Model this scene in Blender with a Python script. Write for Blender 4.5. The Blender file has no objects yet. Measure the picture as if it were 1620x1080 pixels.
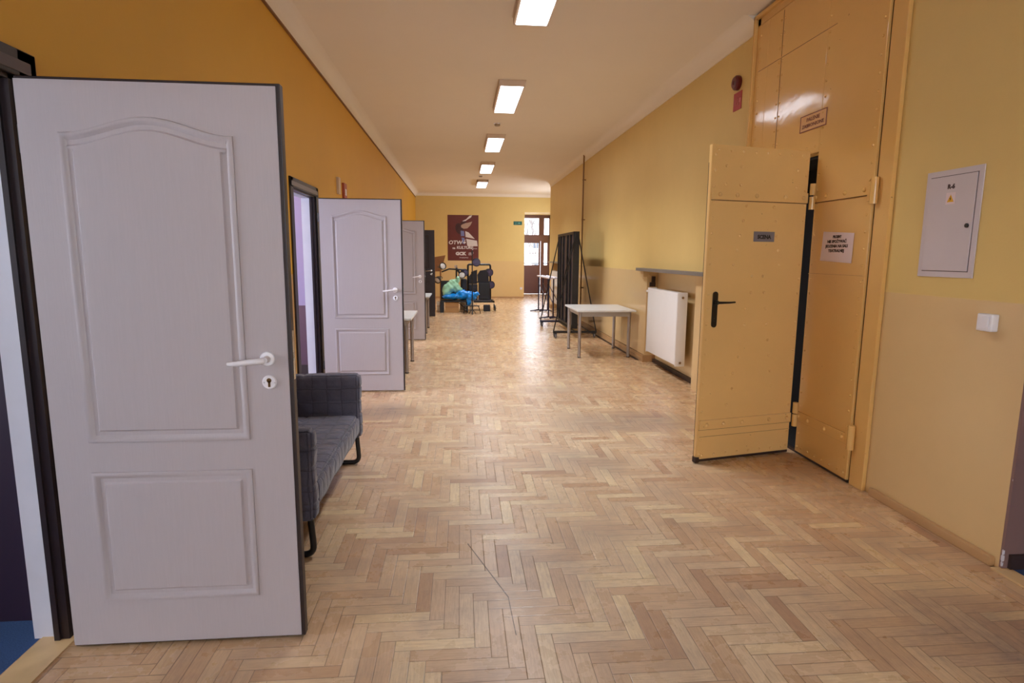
import bpy, bmesh, math, random
from mathutils import Vector, Matrix
random.seed(7)
PI = math.pi
S = bpy.context.scene
C = S.collection

# ------------------------------------------------------------------ camera
def make_camera():
    yaw, pitch, roll = .0879, .146, -.0076
    f = Vector((math.sin(yaw)*math.cos(pitch), math.cos(yaw)*math.cos(pitch), -math.sin(pitch)))
    r = Vector((math.cos(yaw), -math.sin(yaw), 0)); d = f.cross(r)
    c, s = math.cos(roll), math.sin(roll)
    r2 = c*r + s*d; d2 = -s*r + c*d
    m = Matrix((r2, -d2, -f)).transposed().to_4x4()
    m.translation = Vector((0, 0, 1.4736))
    cd = bpy.data.cameras.new('camera'); co = bpy.data.objects.new('camera', cd); C.objects.link(co)
    co.matrix_world = m
    cd.sensor_width = 36; cd.lens = 928/1620*36; cd.clip_start = .02; cd.clip_end = 400
    S.camera = co
make_camera()

# ------------------------------------------------------------------ light and exposure
S.view_settings.view_transform = 'Standard'; S.view_settings.look = 'None'
S.view_settings.gamma = 1; S.view_settings.use_curve_mapping = False
S.view_settings.exposure = 0.0
W = bpy.data.worlds.new('world'); S.world = W; W.use_nodes = True
bg = W.node_tree.nodes['Background']; bg.inputs[0].default_value = (.80, .88, 1, 1); bg.inputs[1].default_value = 12.0

LAMP_STRENGTH = 9.0
LAMP_POWER = 36
def area(name, loc, direction, sx, sy, power, col):
    l = bpy.data.lights.new(name, 'AREA'); l.shape = 'RECTANGLE'; l.size = sx; l.size_y = sy
    l.energy = power; l.color = col
    o = bpy.data.objects.new(name, l); C.objects.link(o); o.location = loc
    o.rotation_euler = Vector(direction).to_track_quat('-Z', 'Y').to_euler()
    return o
# an added rear fill, then daylight from the side rooms, alcove and entrance
area('rear_fill_light', (.5, -4.85, 1.9), (0, 1, -.1), 2.6, 1.7, 2.5, (.86, .88, 1))  # unseen light added behind the camera for frontal fill
area('daylight_room_window', (-4.9, .6, 1.7), (1, .15, -.1), 1.8, 1.5, 14, (.86, .84, 1))
area('daylight_office_window', (-4.9, 4.9, 1.7), (1, .25, -.05), 1.8, 1.5, 170, (.80, .80, 1))
area('daylight_hall_window', (-4.9, 9.9, 1.7), (1, 0, -.05), 1.8, 1.5, 260, (.88, .92, 1))
area('daylight_alcove_window', (3.9, 18.7, 1.9), (-1, 0, -.2), 1.8, 1.8, 85, (.86, .9, 1))
area('daylight_entrance', (2.95, 22.4, 1.9), (-.1, -1, -.35), 1.0, 1.6, 14, (.80, .86, 1))

# ------------------------------------------------------------------ materials
def lin(c):
    return tuple(((v/255)/12.92 if v/255 <= .04045 else ((v/255+.055)/1.055)**2.4) for v in c)
class N:
    def __init__(s, name):
        s.m = bpy.data.materials.new(name); s.m.use_nodes = True; s.t = s.m.node_tree; s.n = s.t.nodes
        s.b = s.n['Principled BSDF']; s.out = s.n['Material Output']
    def node(s, typ, **kw):
        x = s.n.new(typ)
        for k, v in kw.items(): setattr(x, k, v)
        return x
    def link(s, a, b): s.t.links.new(a, b)
    def math(s, op, a, b=None, c=None, clamp=False):
        x = s.n.new('ShaderNodeMath'); x.operation = op; x.use_clamp = clamp
        for i, v in enumerate((a, b, c)):
            if v is None: continue
            if isinstance(v, (int, float)): x.inputs[i].default_value = v
            else: s.link(v, x.inputs[i])
        return x.outputs[0]
    def mix(s, f, a, b, mode='MIX'):
        x = s.n.new('ShaderNodeMix'); x.data_type = 'RGBA'; x.blend_type = mode
        for i, v in ((0, f), (6, a), (7, b)):
            if isinstance(v, (int, float)): x.inputs[i].default_value = v
            elif isinstance(v, tuple): x.inputs[i].default_value = (*v[:3], 1)
            else: s.link(v, x.inputs[i])
        return x.outputs[2]
    def noise(s, scale, detail=3, rough=.55, vec=None):
        x = s.n.new('ShaderNodeTexNoise'); x.inputs['Scale'].default_value = scale
        x.inputs['Detail'].default_value = detail; x.inputs['Roughness'].default_value = rough
        if vec is None: vec = s.n.new('ShaderNodeTexCoord').outputs['Object']
        s.link(vec, x.inputs['Vector'])
        return x.outputs[0]
    def ramp(s, f, stops):
        x = s.n.new('ShaderNodeValToRGB'); s.link(f, x.inputs[0]); e = x.color_ramp.elements
        while len(e) < len(stops): e.new(.5)
        for i, (p, c) in enumerate(stops): e[i].position = p; e[i].color = (*c, 1)
        return x.outputs[0]
    def bump(s, h, strength, dist=.01):
        x = s.n.new('ShaderNodeBump'); x.inputs['Strength'].default_value = strength; x.inputs['Distance'].default_value = dist
        s.link(h, x.inputs['Height']); s.link(x.outputs[0], s.b.inputs['Normal'])
        return x

def mat(name, rgb, rough=.5, metal=0, var=.06, vscale=6, bump=0, bscale=80, coat=0, alpha=1, trans=0):
    k = N(name); c = lin(rgb)
    n = k.noise(vscale, 4)
    k.link(k.mix(n, tuple(v*(1-var*2) for v in c), tuple(min(1, v*(1+var)) for v in c)), k.b.inputs['Base Color'])
    k.b.inputs['Roughness'].default_value = rough; k.b.inputs['Metallic'].default_value = metal
    k.b.inputs['Coat Weight'].default_value = coat; k.b.inputs['Coat Roughness'].default_value = .15
    k.b.inputs['Transmission Weight'].default_value = trans
    if bump: k.bump(k.noise(bscale, 3), bump, .004)
    return k.m

def emit(name, rgb, strength):
    k = N(name); e = k.node('ShaderNodeEmission'); e.inputs[0].default_value = (*lin(rgb), 1); e.inputs[1].default_value = strength
    k.link(e.outputs[0], k.out.inputs[0]); return k.m

def paint_two_tone(name, upper, lower, split, rough_up=.6, rough_low=.3):
    """wall paint with an oil painted dado below split"""
    k = N(name); tc = k.node('ShaderNodeTexCoord'); sep = k.node('ShaderNodeSeparateXYZ'); k.link(tc.outputs['Object'], sep.inputs[0])
    wob = k.math('MULTIPLY', k.math('SUBTRACT', k.noise(7, 2), .5), .008)
    f = k.math('GREATER_THAN', k.math('ADD', sep.outputs[2], wob), split)
    n = k.noise(1.3, 5, .6); n2 = k.noise(11, 4, .6)
    u, l = lin(upper), lin(lower)
    cu = k.mix(n, tuple(v*.90 for v in u), tuple(min(1, v*1.05) for v in u))
    cl = k.mix(n, tuple(v*.90 for v in l), tuple(min(1, v*1.05) for v in l))
    c = k.mix(f, cl, cu)
    c = k.mix(k.math('MULTIPLY', n2, .12), c, tuple(v*.75 for v in l))
    k.link(c, k.b.inputs['Base Color'])
    r = k.math('ADD', k.math('MULTIPLY', f, rough_up-rough_low), rough_low); k.link(r, k.b.inputs['Roughness'])
    k.bump(k.noise(90, 4), .10, .004)
    return k.m

def floor_mat():
    k = N('herringbone_parquet'); tc = k.node('ShaderNodeTexCoord'); sep = k.node('ShaderNodeSeparateXYZ'); k.link(tc.outputs['Object'], sep.inputs[0])
    w, n = .0605, 5
    M = k.math
    X = M('DIVIDE', M('ADD', sep.outputs[0], 50*w+.013), w); Y = M('DIVIDE', M('ADD', sep.outputs[1], 100*w+.02), w)
    i = M('FLOOR', X); j = M('FLOOR', Y); fx = M('FRACT', X); fy = M('FRACT', Y)
    kk = M('FLOORED_MODULO', M('ADD', i, j), 2*n)
    isv = M('GREATER_THAN', kk, n-.5); ish = M('SUBTRACT', 1, isv)
    # ids
    i0 = M('SUBTRACT', i, kk); j0 = M('SUBTRACT', j, M('SUBTRACT', kk, n))
    ida = M('ADD', M('MULTIPLY', i0, ish), M('MULTIPLY', M('ADD', i, .37), isv))
    idb = M('ADD', M('MULTIPLY', j, ish), M('MULTIPLY', M('ADD', j0, .71), isv))
    cmb = k.node('ShaderNodeCombineXYZ'); k.link(ida, cmb.inputs[0]); k.link(idb, cmb.inputs[1]); k.link(isv, cmb.inputs[2])
    wn = k.node('ShaderNodeTexWhiteNoise', noise_dimensions='3D'); k.link(cmb.outputs[0], wn.inputs[0])
    rnd = wn.outputs[0]
    # along-length coordinate (0..n) and across (0..1)
    lenh = M('ADD', kk, fx); lenv = M('ADD', M('SUBTRACT', kk, n), fy)
    L = M('ADD', M('MULTIPLY', lenh, ish), M('MULTIPLY', lenv, isv))
    A = M('ADD', M('MULTIPLY', fy, ish), M('MULTIPLY', fx, isv))
    ea = M('MINIMUM', A, M('SUBTRACT', 1, A)); el = M('MINIMUM', L, M('SUBTRACT', n, L))
    e = M('MINIMUM', ea, el)
    gapw = M('MULTIPLY', k.noise(5, 3), .085)
    gap = M('SUBTRACT', 1, M('DIVIDE', e, gapw, clamp=True), clamp=True)
    # grain
    gv = k.node('ShaderNodeCombineXYZ'); k.link(M('ADD', M('MULTIPLY', L, .5), M('MULTIPLY', rnd, 90)), gv.inputs[0]); k.link(M('MULTIPLY', A, 5), gv.inputs[1]); k.link(M('MULTIPLY', rnd, 31), gv.inputs[2])
    g = k.noise(1.6, 5, .65, gv.outputs[0])
    base = k.ramp(rnd, [(0, lin((190, 158, 132))), (.08, lin((208, 180, 150))), (.5, lin((218, 194, 166))), (.88, lin((226, 206, 176))), (1, lin((236, 218, 182)))])
    c = k.mix(M('MULTIPLY', M('SUBTRACT', g, .32, clamp=True), .95), base, lin((158, 126, 102)), 'MIX')
    # warmer varnish left along the walls and at the far end, worn pale in the middle of the walkway
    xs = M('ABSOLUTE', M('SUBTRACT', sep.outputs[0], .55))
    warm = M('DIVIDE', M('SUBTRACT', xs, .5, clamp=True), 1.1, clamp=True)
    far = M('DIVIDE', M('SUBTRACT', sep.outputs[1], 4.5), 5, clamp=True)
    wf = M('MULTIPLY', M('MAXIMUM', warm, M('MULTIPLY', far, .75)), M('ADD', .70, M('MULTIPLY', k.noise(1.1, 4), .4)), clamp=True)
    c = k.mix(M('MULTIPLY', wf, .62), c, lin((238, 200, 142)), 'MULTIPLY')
    # grey wear: cloudy patches
    wear = M('MULTIPLY', M('SUBTRACT', k.noise(2.1, 7, .72), .47, clamp=True), 3.4, clamp=True)
    near = M('SUBTRACT', 1, M('DIVIDE', M('SUBTRACT', sep.outputs[1], 3.0), 4.0, clamp=True))
    spots = None
    for (px, py, rx, ry, a) in ((1.45, 5.0, .75, .42, .9), (-.75, 5.5, .45, .35, .95), (2.05, 1.95, .35, .5, .9), (.9, 4.0, .5, .3, .5), (.15, 2.5, .5, .3, .4), (1.0, 6.3, .5, .3, .4), (.7, 2.9, .3, .2, .5)):
        dx = M('DIVIDE', M('SUBTRACT', sep.outputs[0], px), rx); dy = M('DIVIDE', M('SUBTRACT', sep.outputs[1], py), ry)
        d = M('ADD', M('MULTIPLY', dx, dx), M('MULTIPLY', dy, dy))
        s_ = M('MULTIPLY', M('SUBTRACT', 1, d, clamp=True), a); spots = s_ if spots is None else M('MAXIMUM', spots, s_)
    wear = M('ADD', M('MULTIPLY', wear, M('ADD', .10, M('MULTIPLY', near, .62))), M('MULTIPLY', spots, M('MULTIPLY', k.noise(7, 6, .75), 1.5)), clamp=True)
    grey = M('MULTIPLY', wear, M('ADD', .35, M('MULTIPLY', g, .9)), clamp=True)
    c = k.mix(M('MULTIPLY', grey, .78), c, lin((112, 104, 108)))
    # dirt specks
    sp = M('MULTIPLY', M('SUBTRACT', k.noise(24, 5, .8), .62, clamp=True), 6, clamp=True)
    c = k.mix(M('MULTIPLY', sp, M('ADD', .22, M('MULTIPLY', wear, .6))), c, lin((70, 58, 55)))
    # the scratch running along the walkway
    def seg(x0, y0, x1, y1, wd):
        dx, dy = x1-x0, y1-y0; l2 = dx*dx+dy*dy
        vx = M('SUBTRACT', sep.outputs[0], x0); vy = M('SUBTRACT', sep.outputs[1], y0)
        t = M('DIVIDE', M('ADD', M('MULTIPLY', vx, dx), M('MULTIPLY', vy, dy)), l2, clamp=True)
        ex = M('SUBTRACT', vx, M('MULTIPLY', t, dx)); ey = M('SUBTRACT', vy, M('MULTIPLY', t, dy))
        dd = M('SQRT', M('ADD', M('MULTIPLY', ex, ex), M('MULTIPLY', ey, ey)))
        return M('LESS_THAN', dd, wd)
    sc = M('MAXIMUM', seg(.03, 2.85, .2, 2.36, .0028), seg(.2, 2.36, .21, 2.1, .0018))
    c = k.mix(M('MULTIPLY', M('MAXIMUM', M('MULTIPLY', gap, .8), sc), .85), c, lin((70, 52, 40)))
    k.link(c, k.b.inputs['Base Color'])
    r = M('ADD', .19, M('ADD', M('MULTIPLY', k.noise(9, 4), .16), M('MULTIPLY', wear, .18)))
    k.link(r, k.b.inputs['Roughness'])
    k.b.inputs['Specular IOR Level'].default_value = .5
    h = M('ADD', M('MULTIPLY', gap, -1.0), M('ADD', M('MULTIPLY', rnd, .35), M('MULTIPLY', g, .15)))
    k.bump(h, .22, .004)
    return k.m

def steel_paint(name, rgb, rough=.16):
    k = N(name); c = lin(rgb)
    n = k.noise(2.2, 5); ch = M_ = k.math('MULTIPLY', k.math('SUBTRACT', k.noise(38, 3, .6), .735, clamp=True), 30, clamp=True)
    col = k.mix(n, tuple(v*.9 for v in c), tuple(min(1, v*1.05) for v in c))
    col = k.mix(ch, col, lin((96, 70, 40)))
    k.link(col, k.b.inputs['Base Color']); k.b.inputs['Roughness'].default_value = rough
    k.bump(k.noise(3.5, 4, .5), .10, .03)
    return k.m

def door_white():
    k = N('white_moulded_door_skin'); c = lin((182, 173, 176))
    tc = k.node('ShaderNodeTexCoord'); mp = k.node('ShaderNodeMapping'); mp.inputs['Scale'].default_value = (160, 160, 9)
    k.link(tc.outputs['Object'], mp.inputs[0])
    g = k.noise(1, 4, .6, mp.outputs[0])
    k.link(k.mix(g, tuple(v*.90 for v in c), c), k.b.inputs['Base Color'])
    k.b.inputs['Roughness'].default_value = .42
    k.bump(g, .16, .003)
    return k.m

def fabric_quilt():
    k = N('quilted_charcoal_fabric'); tc = k.node('ShaderNodeTexCoord')
    n = k.noise(5, 5, .6); n2 = k.noise(300, 2)
    c = k.mix(n, lin((70, 70, 84)), lin((124, 124, 146)))
    geo = k.node('ShaderNodeNewGeometry'); sn = k.node('ShaderNodeSeparateXYZ'); k.link(geo.outputs['Normal'], sn.inputs[0])
    sp = k.node('ShaderNodeSeparateXYZ'); k.link(tc.outputs['Object'], sp.inputs[0]); dist = None
    for ax in range(3):
        wob = k.math('MULTIPLY', k.math('SUBTRACT', k.noise(9, 2), .5), .03)
        f = k.math('FRACT', k.math('DIVIDE', k.math('ADD', k.math('ADD', sp.outputs[ax], wob), 10.03), .098))
        d = k.math('MINIMUM', f, k.math('SUBTRACT', 1, f))
        d = k.math('ADD', d, k.math('GREATER_THAN', k.math('ABSOLUTE', sn.outputs[ax]), .6))
        dist = d if dist is None else k.math('MINIMUM', dist, d)
    seam = k.math('SUBTRACT', 1, k.math('DIVIDE', dist, .05, clamp=True), clamp=True)
    puffh = k.math('POWER', k.math('MULTIPLY', dist, 2, clamp=True), .5)
    c = k.mix(k.math('MULTIPLY', seam, .45), c, lin((30, 30, 36)))
    k.link(k.mix(k.math('MULTIPLY', n2, .3), c, lin((40, 40, 46))), k.b.inputs['Base Color'])
    k.b.inputs['Roughness'].default_value = .95
    k.b.inputs['Sheen Weight'].default_value = .35; k.b.inputs['Sheen Roughness'].default_value = .4
    k.bump(k.math('ADD', k.math('MULTIPLY', k.noise(160, 3), .2), k.math('ADD', puffh, k.math('MULTIPLY', k.noise(14, 4), .8))), .75, .012)
    return k.m

def carpet():
    k = N('blue_needle_felt_carpet')
    n = k.noise(160, 4, .8)
    k.link(k.mix(n, lin((20, 40, 82)), lin((66, 104, 160))), k.b.inputs['Base Color']); k.b.inputs['Roughness'].default_value = 1
    k.bump(n, .7, .01); return k.m

def ceiling_mat():
    k = N('ceiling_emulsion'); n = k.noise(1.1, 5); c = lin((243, 234, 220))
    k.link(k.mix(n, tuple(v*.93 for v in c), c), k.b.inputs['Base Color']); k.b.inputs['Roughness'].default_value = .8
    k.bump(k.noise(60, 4), .12, .004); return k.m

DADO = (222, 190, 138)
wallL = paint_two_tone('ochre_wall_paint', (220, 166, 48), (214, 172, 112), 1.29)
wallR = paint_two_tone('yellow_wall_paint_with_glossy_dado', (224, 194, 122), DADO, 1.27, .55, .15)
wallE = paint_two_tone('end_wall_paint', (230, 204, 132), (226, 194, 132), 1.27)
wallRoom = paint_two_tone('lilac_room_paint', (150, 138, 178), (92, 66, 82), .86, .6, .5)
wallDark = paint_two_tone('plum_room_paint', (196, 192, 214), (42, 24, 46), 1.32, .6, .5)
mauve = mat('mauve_brown_wall_paint', (132, 104, 100), .6, bump=.1)
reveal_white = mat('white_reveal_plaster', (206, 204, 214), .6, bump=.1)
ceilM = ceiling_mat(); floorM = floor_mat(); carpetM = carpet()
skirt_beige = mat('beige_painted_skirting', (190, 150, 104), .4)
skirt_dark = mat('dark_skirting', (58, 44, 44), .5)
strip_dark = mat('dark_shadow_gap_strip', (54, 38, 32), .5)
threshold = mat('pale_wood_threshold', (212, 178, 130), .4, vscale=20)
dark_wood = mat('wenge_veneer', (40, 27, 29), .42, var=.15, vscale=14)
white_skin = door_white()
whiteP = mat('white_plastic', (236, 234, 240), .35)
cream = mat('white_enamel_radiator', (238, 236, 232), .3, var=.02)
gateM = steel_paint('cream_gloss_steel_paint', (228, 182, 110), .11)
leafM = steel_paint('cream_gloss_steel_paint_leaf', (236, 194, 126), .3)
black = mat('black_powder_coat', (22, 22, 25), .45)
blackG = mat('black_iron', (18, 17, 18), .3)
navy = mat('dark_blue_metal', (34, 34, 66), .4)
chrome = mat('brushed_chrome', (190, 186, 180), .22, 1)
chromeT = mat('satin_table_leg_metal', (168, 160, 156), .35, .7)
table_top_m = mat('white_laminate', (226, 228, 228), .3, var=.02)
apron_m = mat('grey_laminate_apron', (176, 168, 160), .5)
quilt = fabric_quilt()
screen_face = mat('black_board_face', (74, 62, 64), .35, var=.12, vscale=3)
sill_m = mat('grey_terrazzo_sill', (128, 122, 116), .35, var=.12, vscale=60)
paper = mat('white_paper', (226, 208, 212), .7, var=.02)
ink = mat('dark_ink', (60, 40, 42), .7)
red_ink = mat('maroon_ink', (120, 60, 62), .6)
grey_plate = mat('grey_sign_plate', (126, 120, 126), .5)
box_grey = mat('light_grey_cabinet_enamel', (206, 196, 200), .45, var=.02)
yellow = mat('warning_yellow', (230, 176, 40), .5)
red = mat('red_plastic', (168, 30, 34), .45)
dark_red = mat('dark_red_plastic', (92, 20, 26), .35)
green_sign = mat('green_safety_sign', (44, 104, 100), .5)
poster_m = mat('maroon_poster_print', (104, 40, 36), .45, var=.14, vscale=5)
poster_dark = mat('poster_dark_print', (66, 36, 40), .5)
poster_white = mat('poster_white_print', (226, 220, 222), .5, var=.04)
poster_tan = mat('poster_tan_print', (186, 160, 142), .5)
poster_blue = mat('poster_blue_print', (120, 130, 186), .5)
cardboard = mat('cardboard', (196, 150, 98), .8, var=.08)
cardboard_pale = mat('pale_cardboard', (206, 186, 158), .8)
green_bag = mat('mint_green_plastic_sack', (166, 222, 186), .4, bump=.8, bscale=9)
blue_bag = mat('bright_blue_plastic_sack', (10, 140, 232), .3, bump=.8, bscale=9)
pale_fabric = mat('folded_cream_fabric', (222, 200, 156), .8)
speaker_m = mat('black_speaker_grille', (34, 33, 42), .5)
case_m = mat('purplish_black_lamp_housing', (82, 76, 104), .4)
wood_panel = mat('stained_wood_board', (150, 96, 50), .5, var=.2, vscale=12)
rubber = mat('grey_caster_rubber', (120, 114, 116), .5)
brownframe = mat('brown_painted_door_frame', (128, 98, 112), .4)  # brown lightened to put the haze at the entrance into the colour
glassM = N('window_glass'); glassM.b.inputs['Transmission Weight'].default_value = 1; glassM.b.inputs['Roughness'].default_value = 0; glassM.b.inputs['IOR'].default_value = 1.02; glassM = glassM.m
diffuser = emit('lit_fluorescent_diffuser', (238, 243, 255), LAMP_STRENGTH)
pipe_m = mat('brown_painted_pipe', (138, 100, 58), .4)
facade_m = mat('pale_render', (200, 198, 196), .8)
dark_glass = mat('dark_window_pane', (60, 62, 70), .2)
bark = mat('grey_bark', (120, 110, 104), .9)
pave = mat('concrete_paving', (170, 168, 164), .9)

# ------------------------------------------------------------------ mesh helpers
def BM(): return bmesh.new()
def bx(bm, x0, x1, y0, y1, z0, z1, bev=0, seg=2):
    r = bmesh.ops.create_cube(bm, size=1, matrix=Matrix.Translation(((x0+x1)/2, (y0+y1)/2, (z0+z1)/2)) @ Matrix.Diagonal((abs(x1-x0), abs(y1-y0), abs(z1-z0), 1)))
    if bev:
        es = {e for v in r['verts'] for e in v.link_edges}
        bmesh.ops.bevel(bm, geom=list(es), offset=bev, segments=seg, affect='EDGES', profile=.6)
    return r
def frame_from(d):
    d = d.normalized(); a = Vector((0, 0, 1)) if abs(d.z) < .9 else Vector((1, 0, 0))
    u = d.cross(a).normalized(); return u, d.cross(u).normalized()
def tube(bm, pts, r, seg=8, closed=False, radii=None):
    pts = [Vector(p) for p in pts]; n = len(pts); rings = []; u = None
    for i, p in enumerate(pts):
        if closed: d = pts[(i+1) % n]-pts[i-1]
        else: d = pts[min(i+1, n-1)]-pts[max(i-1, 0)]
        d.normalize()
        if u is None: u, v = frame_from(d)
        else:
            u = (u-d*u.dot(d)).normalized(); v = d.cross(u).normalized()
        rr = radii[i] if radii else r
        rings.append([bm.verts.new(p+(u*math.cos(a)+v*math.sin(a))*rr) for a in [2*PI*k/seg for k in range(seg)]])
    m = n if closed else n-1
    for i in range(m):
        a, b = rings[i], rings[(i+1) % n]
        for k in range(seg): bm.faces.new((a[k], a[(k+1) % seg], b[(k+1) % seg], b[k]))
    if not closed:
        bm.faces.new(rings[0][::-1]); bm.faces.new(rings[-1])
def bend(pts, r, n=5):
    """polyline with rounded corners"""
    pts = [Vector(p) for p in pts]; out = [pts[0]]
    for i in range(1, len(pts)-1):
        a = (pts[i-1]-pts[i]); b = (pts[i+1]-pts[i]); rr = min(r, a.length*.49, b.length*.49)
        p0 = pts[i]+a.normalized()*rr; p1 = pts[i]+b.normalized()*rr
        for k in range(n+1):
            t = k/n; out.append(p0*(1-t)**2+pts[i]*2*t*(1-t)+p1*t*t)
    out.append(pts[-1]); return out
def cyl(bm, p0, p1, r0, r1=None, seg=16):
    tube(bm, [p0, p1], r0, seg, radii=[r0, r0 if r1 is None else r1])
def lathe(bm, prof, mtx=Matrix(), seg=24):
    """prof: [(r, z)] around local z"""
    rings = []
    for r, z in prof:
        if r < 1e-6: rings.append([bm.verts.new(mtx @ Vector((0, 0, z)))])
        else: rings.append([bm.verts.new(mtx @ Vector((r*math.cos(2*PI*k/seg), r*math.sin(2*PI*k/seg), z))) for k in range(seg)])
    for a, b in zip(rings, rings[1:]):
        for k in range(seg):
            if len(a) == 1 and len(b) == 1: continue
            if len(a) == 1: bm.faces.new((a[0], b[k], b[(k+1) % seg]))
            elif len(b) == 1: bm.faces.new((a[k], a[(k+1) % seg], b[0]))
            else: bm.faces.new((a[k], a[(k+1) % seg], b[(k+1) % seg], b[k]))
def prism(bm, poly, d, mtx=Matrix()):
    """extrude 2-D polygon (x, y) by d along local z"""
    a = [bm.verts.new(mtx @ Vector((x, y, 0))) for x, y in poly]; b = [bm.verts.new(mtx @ Vector((x, y, d))) for x, y in poly]
    bm.faces.new(a[::-1]); bm.faces.new(b); n = len(poly)
    for k in range(n): bm.faces.new((a[k], a[(k+1) % n], b[(k+1) % n], b[k]))
def ball(bm, c, r, sx=1, sy=1, sz=1, sub=2):
    bmesh.ops.create_icosphere(bm, subdivisions=sub, radius=r, matrix=Matrix.Translation(c) @ Matrix.Diagonal((sx, sy, sz, 1)))

def obj(name, bm, m, parent=None, smooth=False, off=None, label=None):
    if off is not None: bmesh.ops.translate(bm, vec=-Vector(off), verts=bm.verts)
    bmesh.ops.recalc_face_normals(bm, faces=bm.faces)
    me = bpy.data.meshes.new(name); bm.to_mesh(me); bm.free()
    o = bpy.data.objects.new(name, me); C.objects.link(o)
    for x in (m if isinstance(m, (list, tuple)) else [m]): me.materials.append(x)
    if smooth:
        for p in me.polygons: p.use_smooth = True
        me.set_sharp_from_angle(angle=math.radians(38))
    if parent: o.parent = parent
    if label: o['label'] = label
    return o
def thing(name, label, cat, loc=(0, 0, 0), rotz=0, group=None, kind=None):
    o = bpy.data.objects.new(name, None); C.objects.link(o); o.empty_display_size = .1
    o.location = loc; o.rotation_euler = (0, 0, rotz); o['label'] = label
    if cat: o['category'] = cat
    if group: o['group'] = group
    if kind: o['kind'] = kind
    return o
def tag(o, label, cat, group=None, kind=None):
    o['label'] = label; o['category'] = cat
    if group: o['group'] = group
    if kind: o['kind'] = kind
    return o
def struct(name, bm, m, smooth=False):
    o = obj(name, bm, m, smooth=smooth); o['kind'] = 'structure'; return o
def dup(root, loc, rotz, label, group=None):
    r = root.copy(); C.objects.link(r); r.location = loc; r.rotation_euler = (0, 0, rotz); r['label'] = label
    if group: r['group'] = group
    for ch in list(root.children):
        c = ch.copy(); C.objects.link(c); c.parent = r
        for g in list(ch.children):
            d = g.copy(); C.objects.link(d); d.parent = c
    return r
def text(name, s, size, mtx, m, parent, extr=.0006, align='CENTER', bold=0, sx=1, shear=0):
    cu = bpy.data.curves.new(name, 'FONT'); cu.body = s; cu.size = size; cu.extrude = extr; cu.align_x = align; cu.align_y = 'CENTER'; cu.offset = bold; cu.shear = shear
    cu.resolution_u = 3
    tmp = bpy.data.objects.new(name, cu); C.objects.link(tmp)
    dg = bpy.context.evaluated_depsgraph_get(); me = bpy.data.meshes.new_from_object(tmp.evaluated_get(dg))
    bpy.data.objects.remove(tmp); bpy.data.curves.remove(cu)
    me.transform(mtx @ Matrix.Diagonal((sx, 1, 1, 1))); me.materials.clear(); me.materials.append(m)
    o = bpy.data.objects.new(name, me); C.objects.link(o); o.parent = parent
    return o
# a plane facing -x (right wall): text x axis -> -y, y axis -> z, normal -> -x
def on_right(x, y, z): return Matrix(((0, 0, -1, x), (-1, 0, 0, y), (0, 1, 0, z), (0, 0, 0, 1)))
# a plane facing -y: text x -> x, y -> z, normal -> -y
def on_front(x, y, z): return Matrix(((1, 0, 0, x), (0, 0, -1, y), (0, 1, 0, z), (0, 0, 0, 1)))

XL, XR, YE, ZC = -1.5, 2.57, 20.4, 3.53
# ------------------------------------------------------------------ shell
b = BM(); bx(b, -1.62, 5, -5, 23.2, -.1, 0); struct('floor', b, floorM)
b = BM(); bx(b, -5.2, -1.62, -5, 22, -.1, 0); struct('floor_rooms', b, carpetM)
b = BM(); bx(b, -5.2, 5, -5.2, 24, ZC, ZC+.15); struct('ceiling', b, ceilM)

LEAFY = [2.14, 6.30, 10.19, 14.05]
OP = [(y-.76, y+.09) for y in LEAFY]
b = BM(); y0 = -5
for a, c in OP:
    bx(b, XL-.13, XL, y0, a, 0, ZC); bx(b, XL-.13, XL, a, c, 2.06, ZC); y0 = c
bx(b, XL-.13, XL, y0, YE, 0, ZC)
struct('wall_left', b, wallL)
# right wall: near end at Y 2.42, gate opening, radiator niches, recess at the far end
b = BM(); T = XR+.3
bx(b, XR, T, 2.42, 4.10, 0, ZC)
bx(b, XR, T, 4.10, 4.92, 2.2, ZC)
bx(b, XR, T, 4.92, 6.25, 0, ZC)
def niche(b, ya, yb, top=1.27):
    bx(b, XR, T, ya, yb, top, ZC); bx(b, XR+.15, T, ya, yb, 0, top)
niche(b, 6.25, 7.95)
bx(b, XR, T, 7.95, 14.9, 0, ZC); niche(b, 14.9, 16.4); bx(b, XR, T, 16.4, 17.0, 0, ZC)
struct('wall_right', b, wallR)
b = BM(); bx(b, T, 4.4, 2.42, 2.62, 0, ZC); struct('wall_right_passage', b, mauve)
b = BM(); bx(b, XR+.001, T+.02, 2.405, 2.42, 0, ZC); struct('wall_right_edge', b, mauve)
b = BM(); bx(b, 4.4, 4.5, -5, 2.62, 0, ZC); struct('wall_right_far', b, mauve)
b = BM(); bx(b, T, 5, 16.9, 17.0, 0, ZC); bx(b, 4, 4.1, 17, YE, 0, ZC); struct('wall_right_alcove', b, wallE)
b = BM()
bx(b, -5.2, 2.2, YE, YE+.2, 0, ZC); bx(b, 2.2, 3.45, YE, YE+.2, 2.93, ZC); bx(b, 3.45, 5, YE, YE+.2, 0, ZC)
bx(b, 2.05, 2.2, YE+.2, 22.6, 0, ZC); bx(b, 3.45, 3.6, YE+.2, 22.6, 0, ZC)
bx(b, 2.2, 3.45, YE+.2, 22.6, 2.99, ZC)
struct('wall_back', b, wallE)
b = BM(); bx(b, -5.2, -.9, -5.2, -5, 0, ZC); bx(b, 1.9, 5, -5.2, -5, 0, ZC); bx(b, -.9, 1.9, -5.2, -5, 0, 1); bx(b, -.9, 1.9, -5.2, -5, 2.8, ZC); struct('wall_front', b, wallE)
b = BM()
for (a, c) in ((-5, -.35), (1.55, 3.95), (5.85, 22)): bx(b, -5.2, -5, a, c, 0, ZC)
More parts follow.
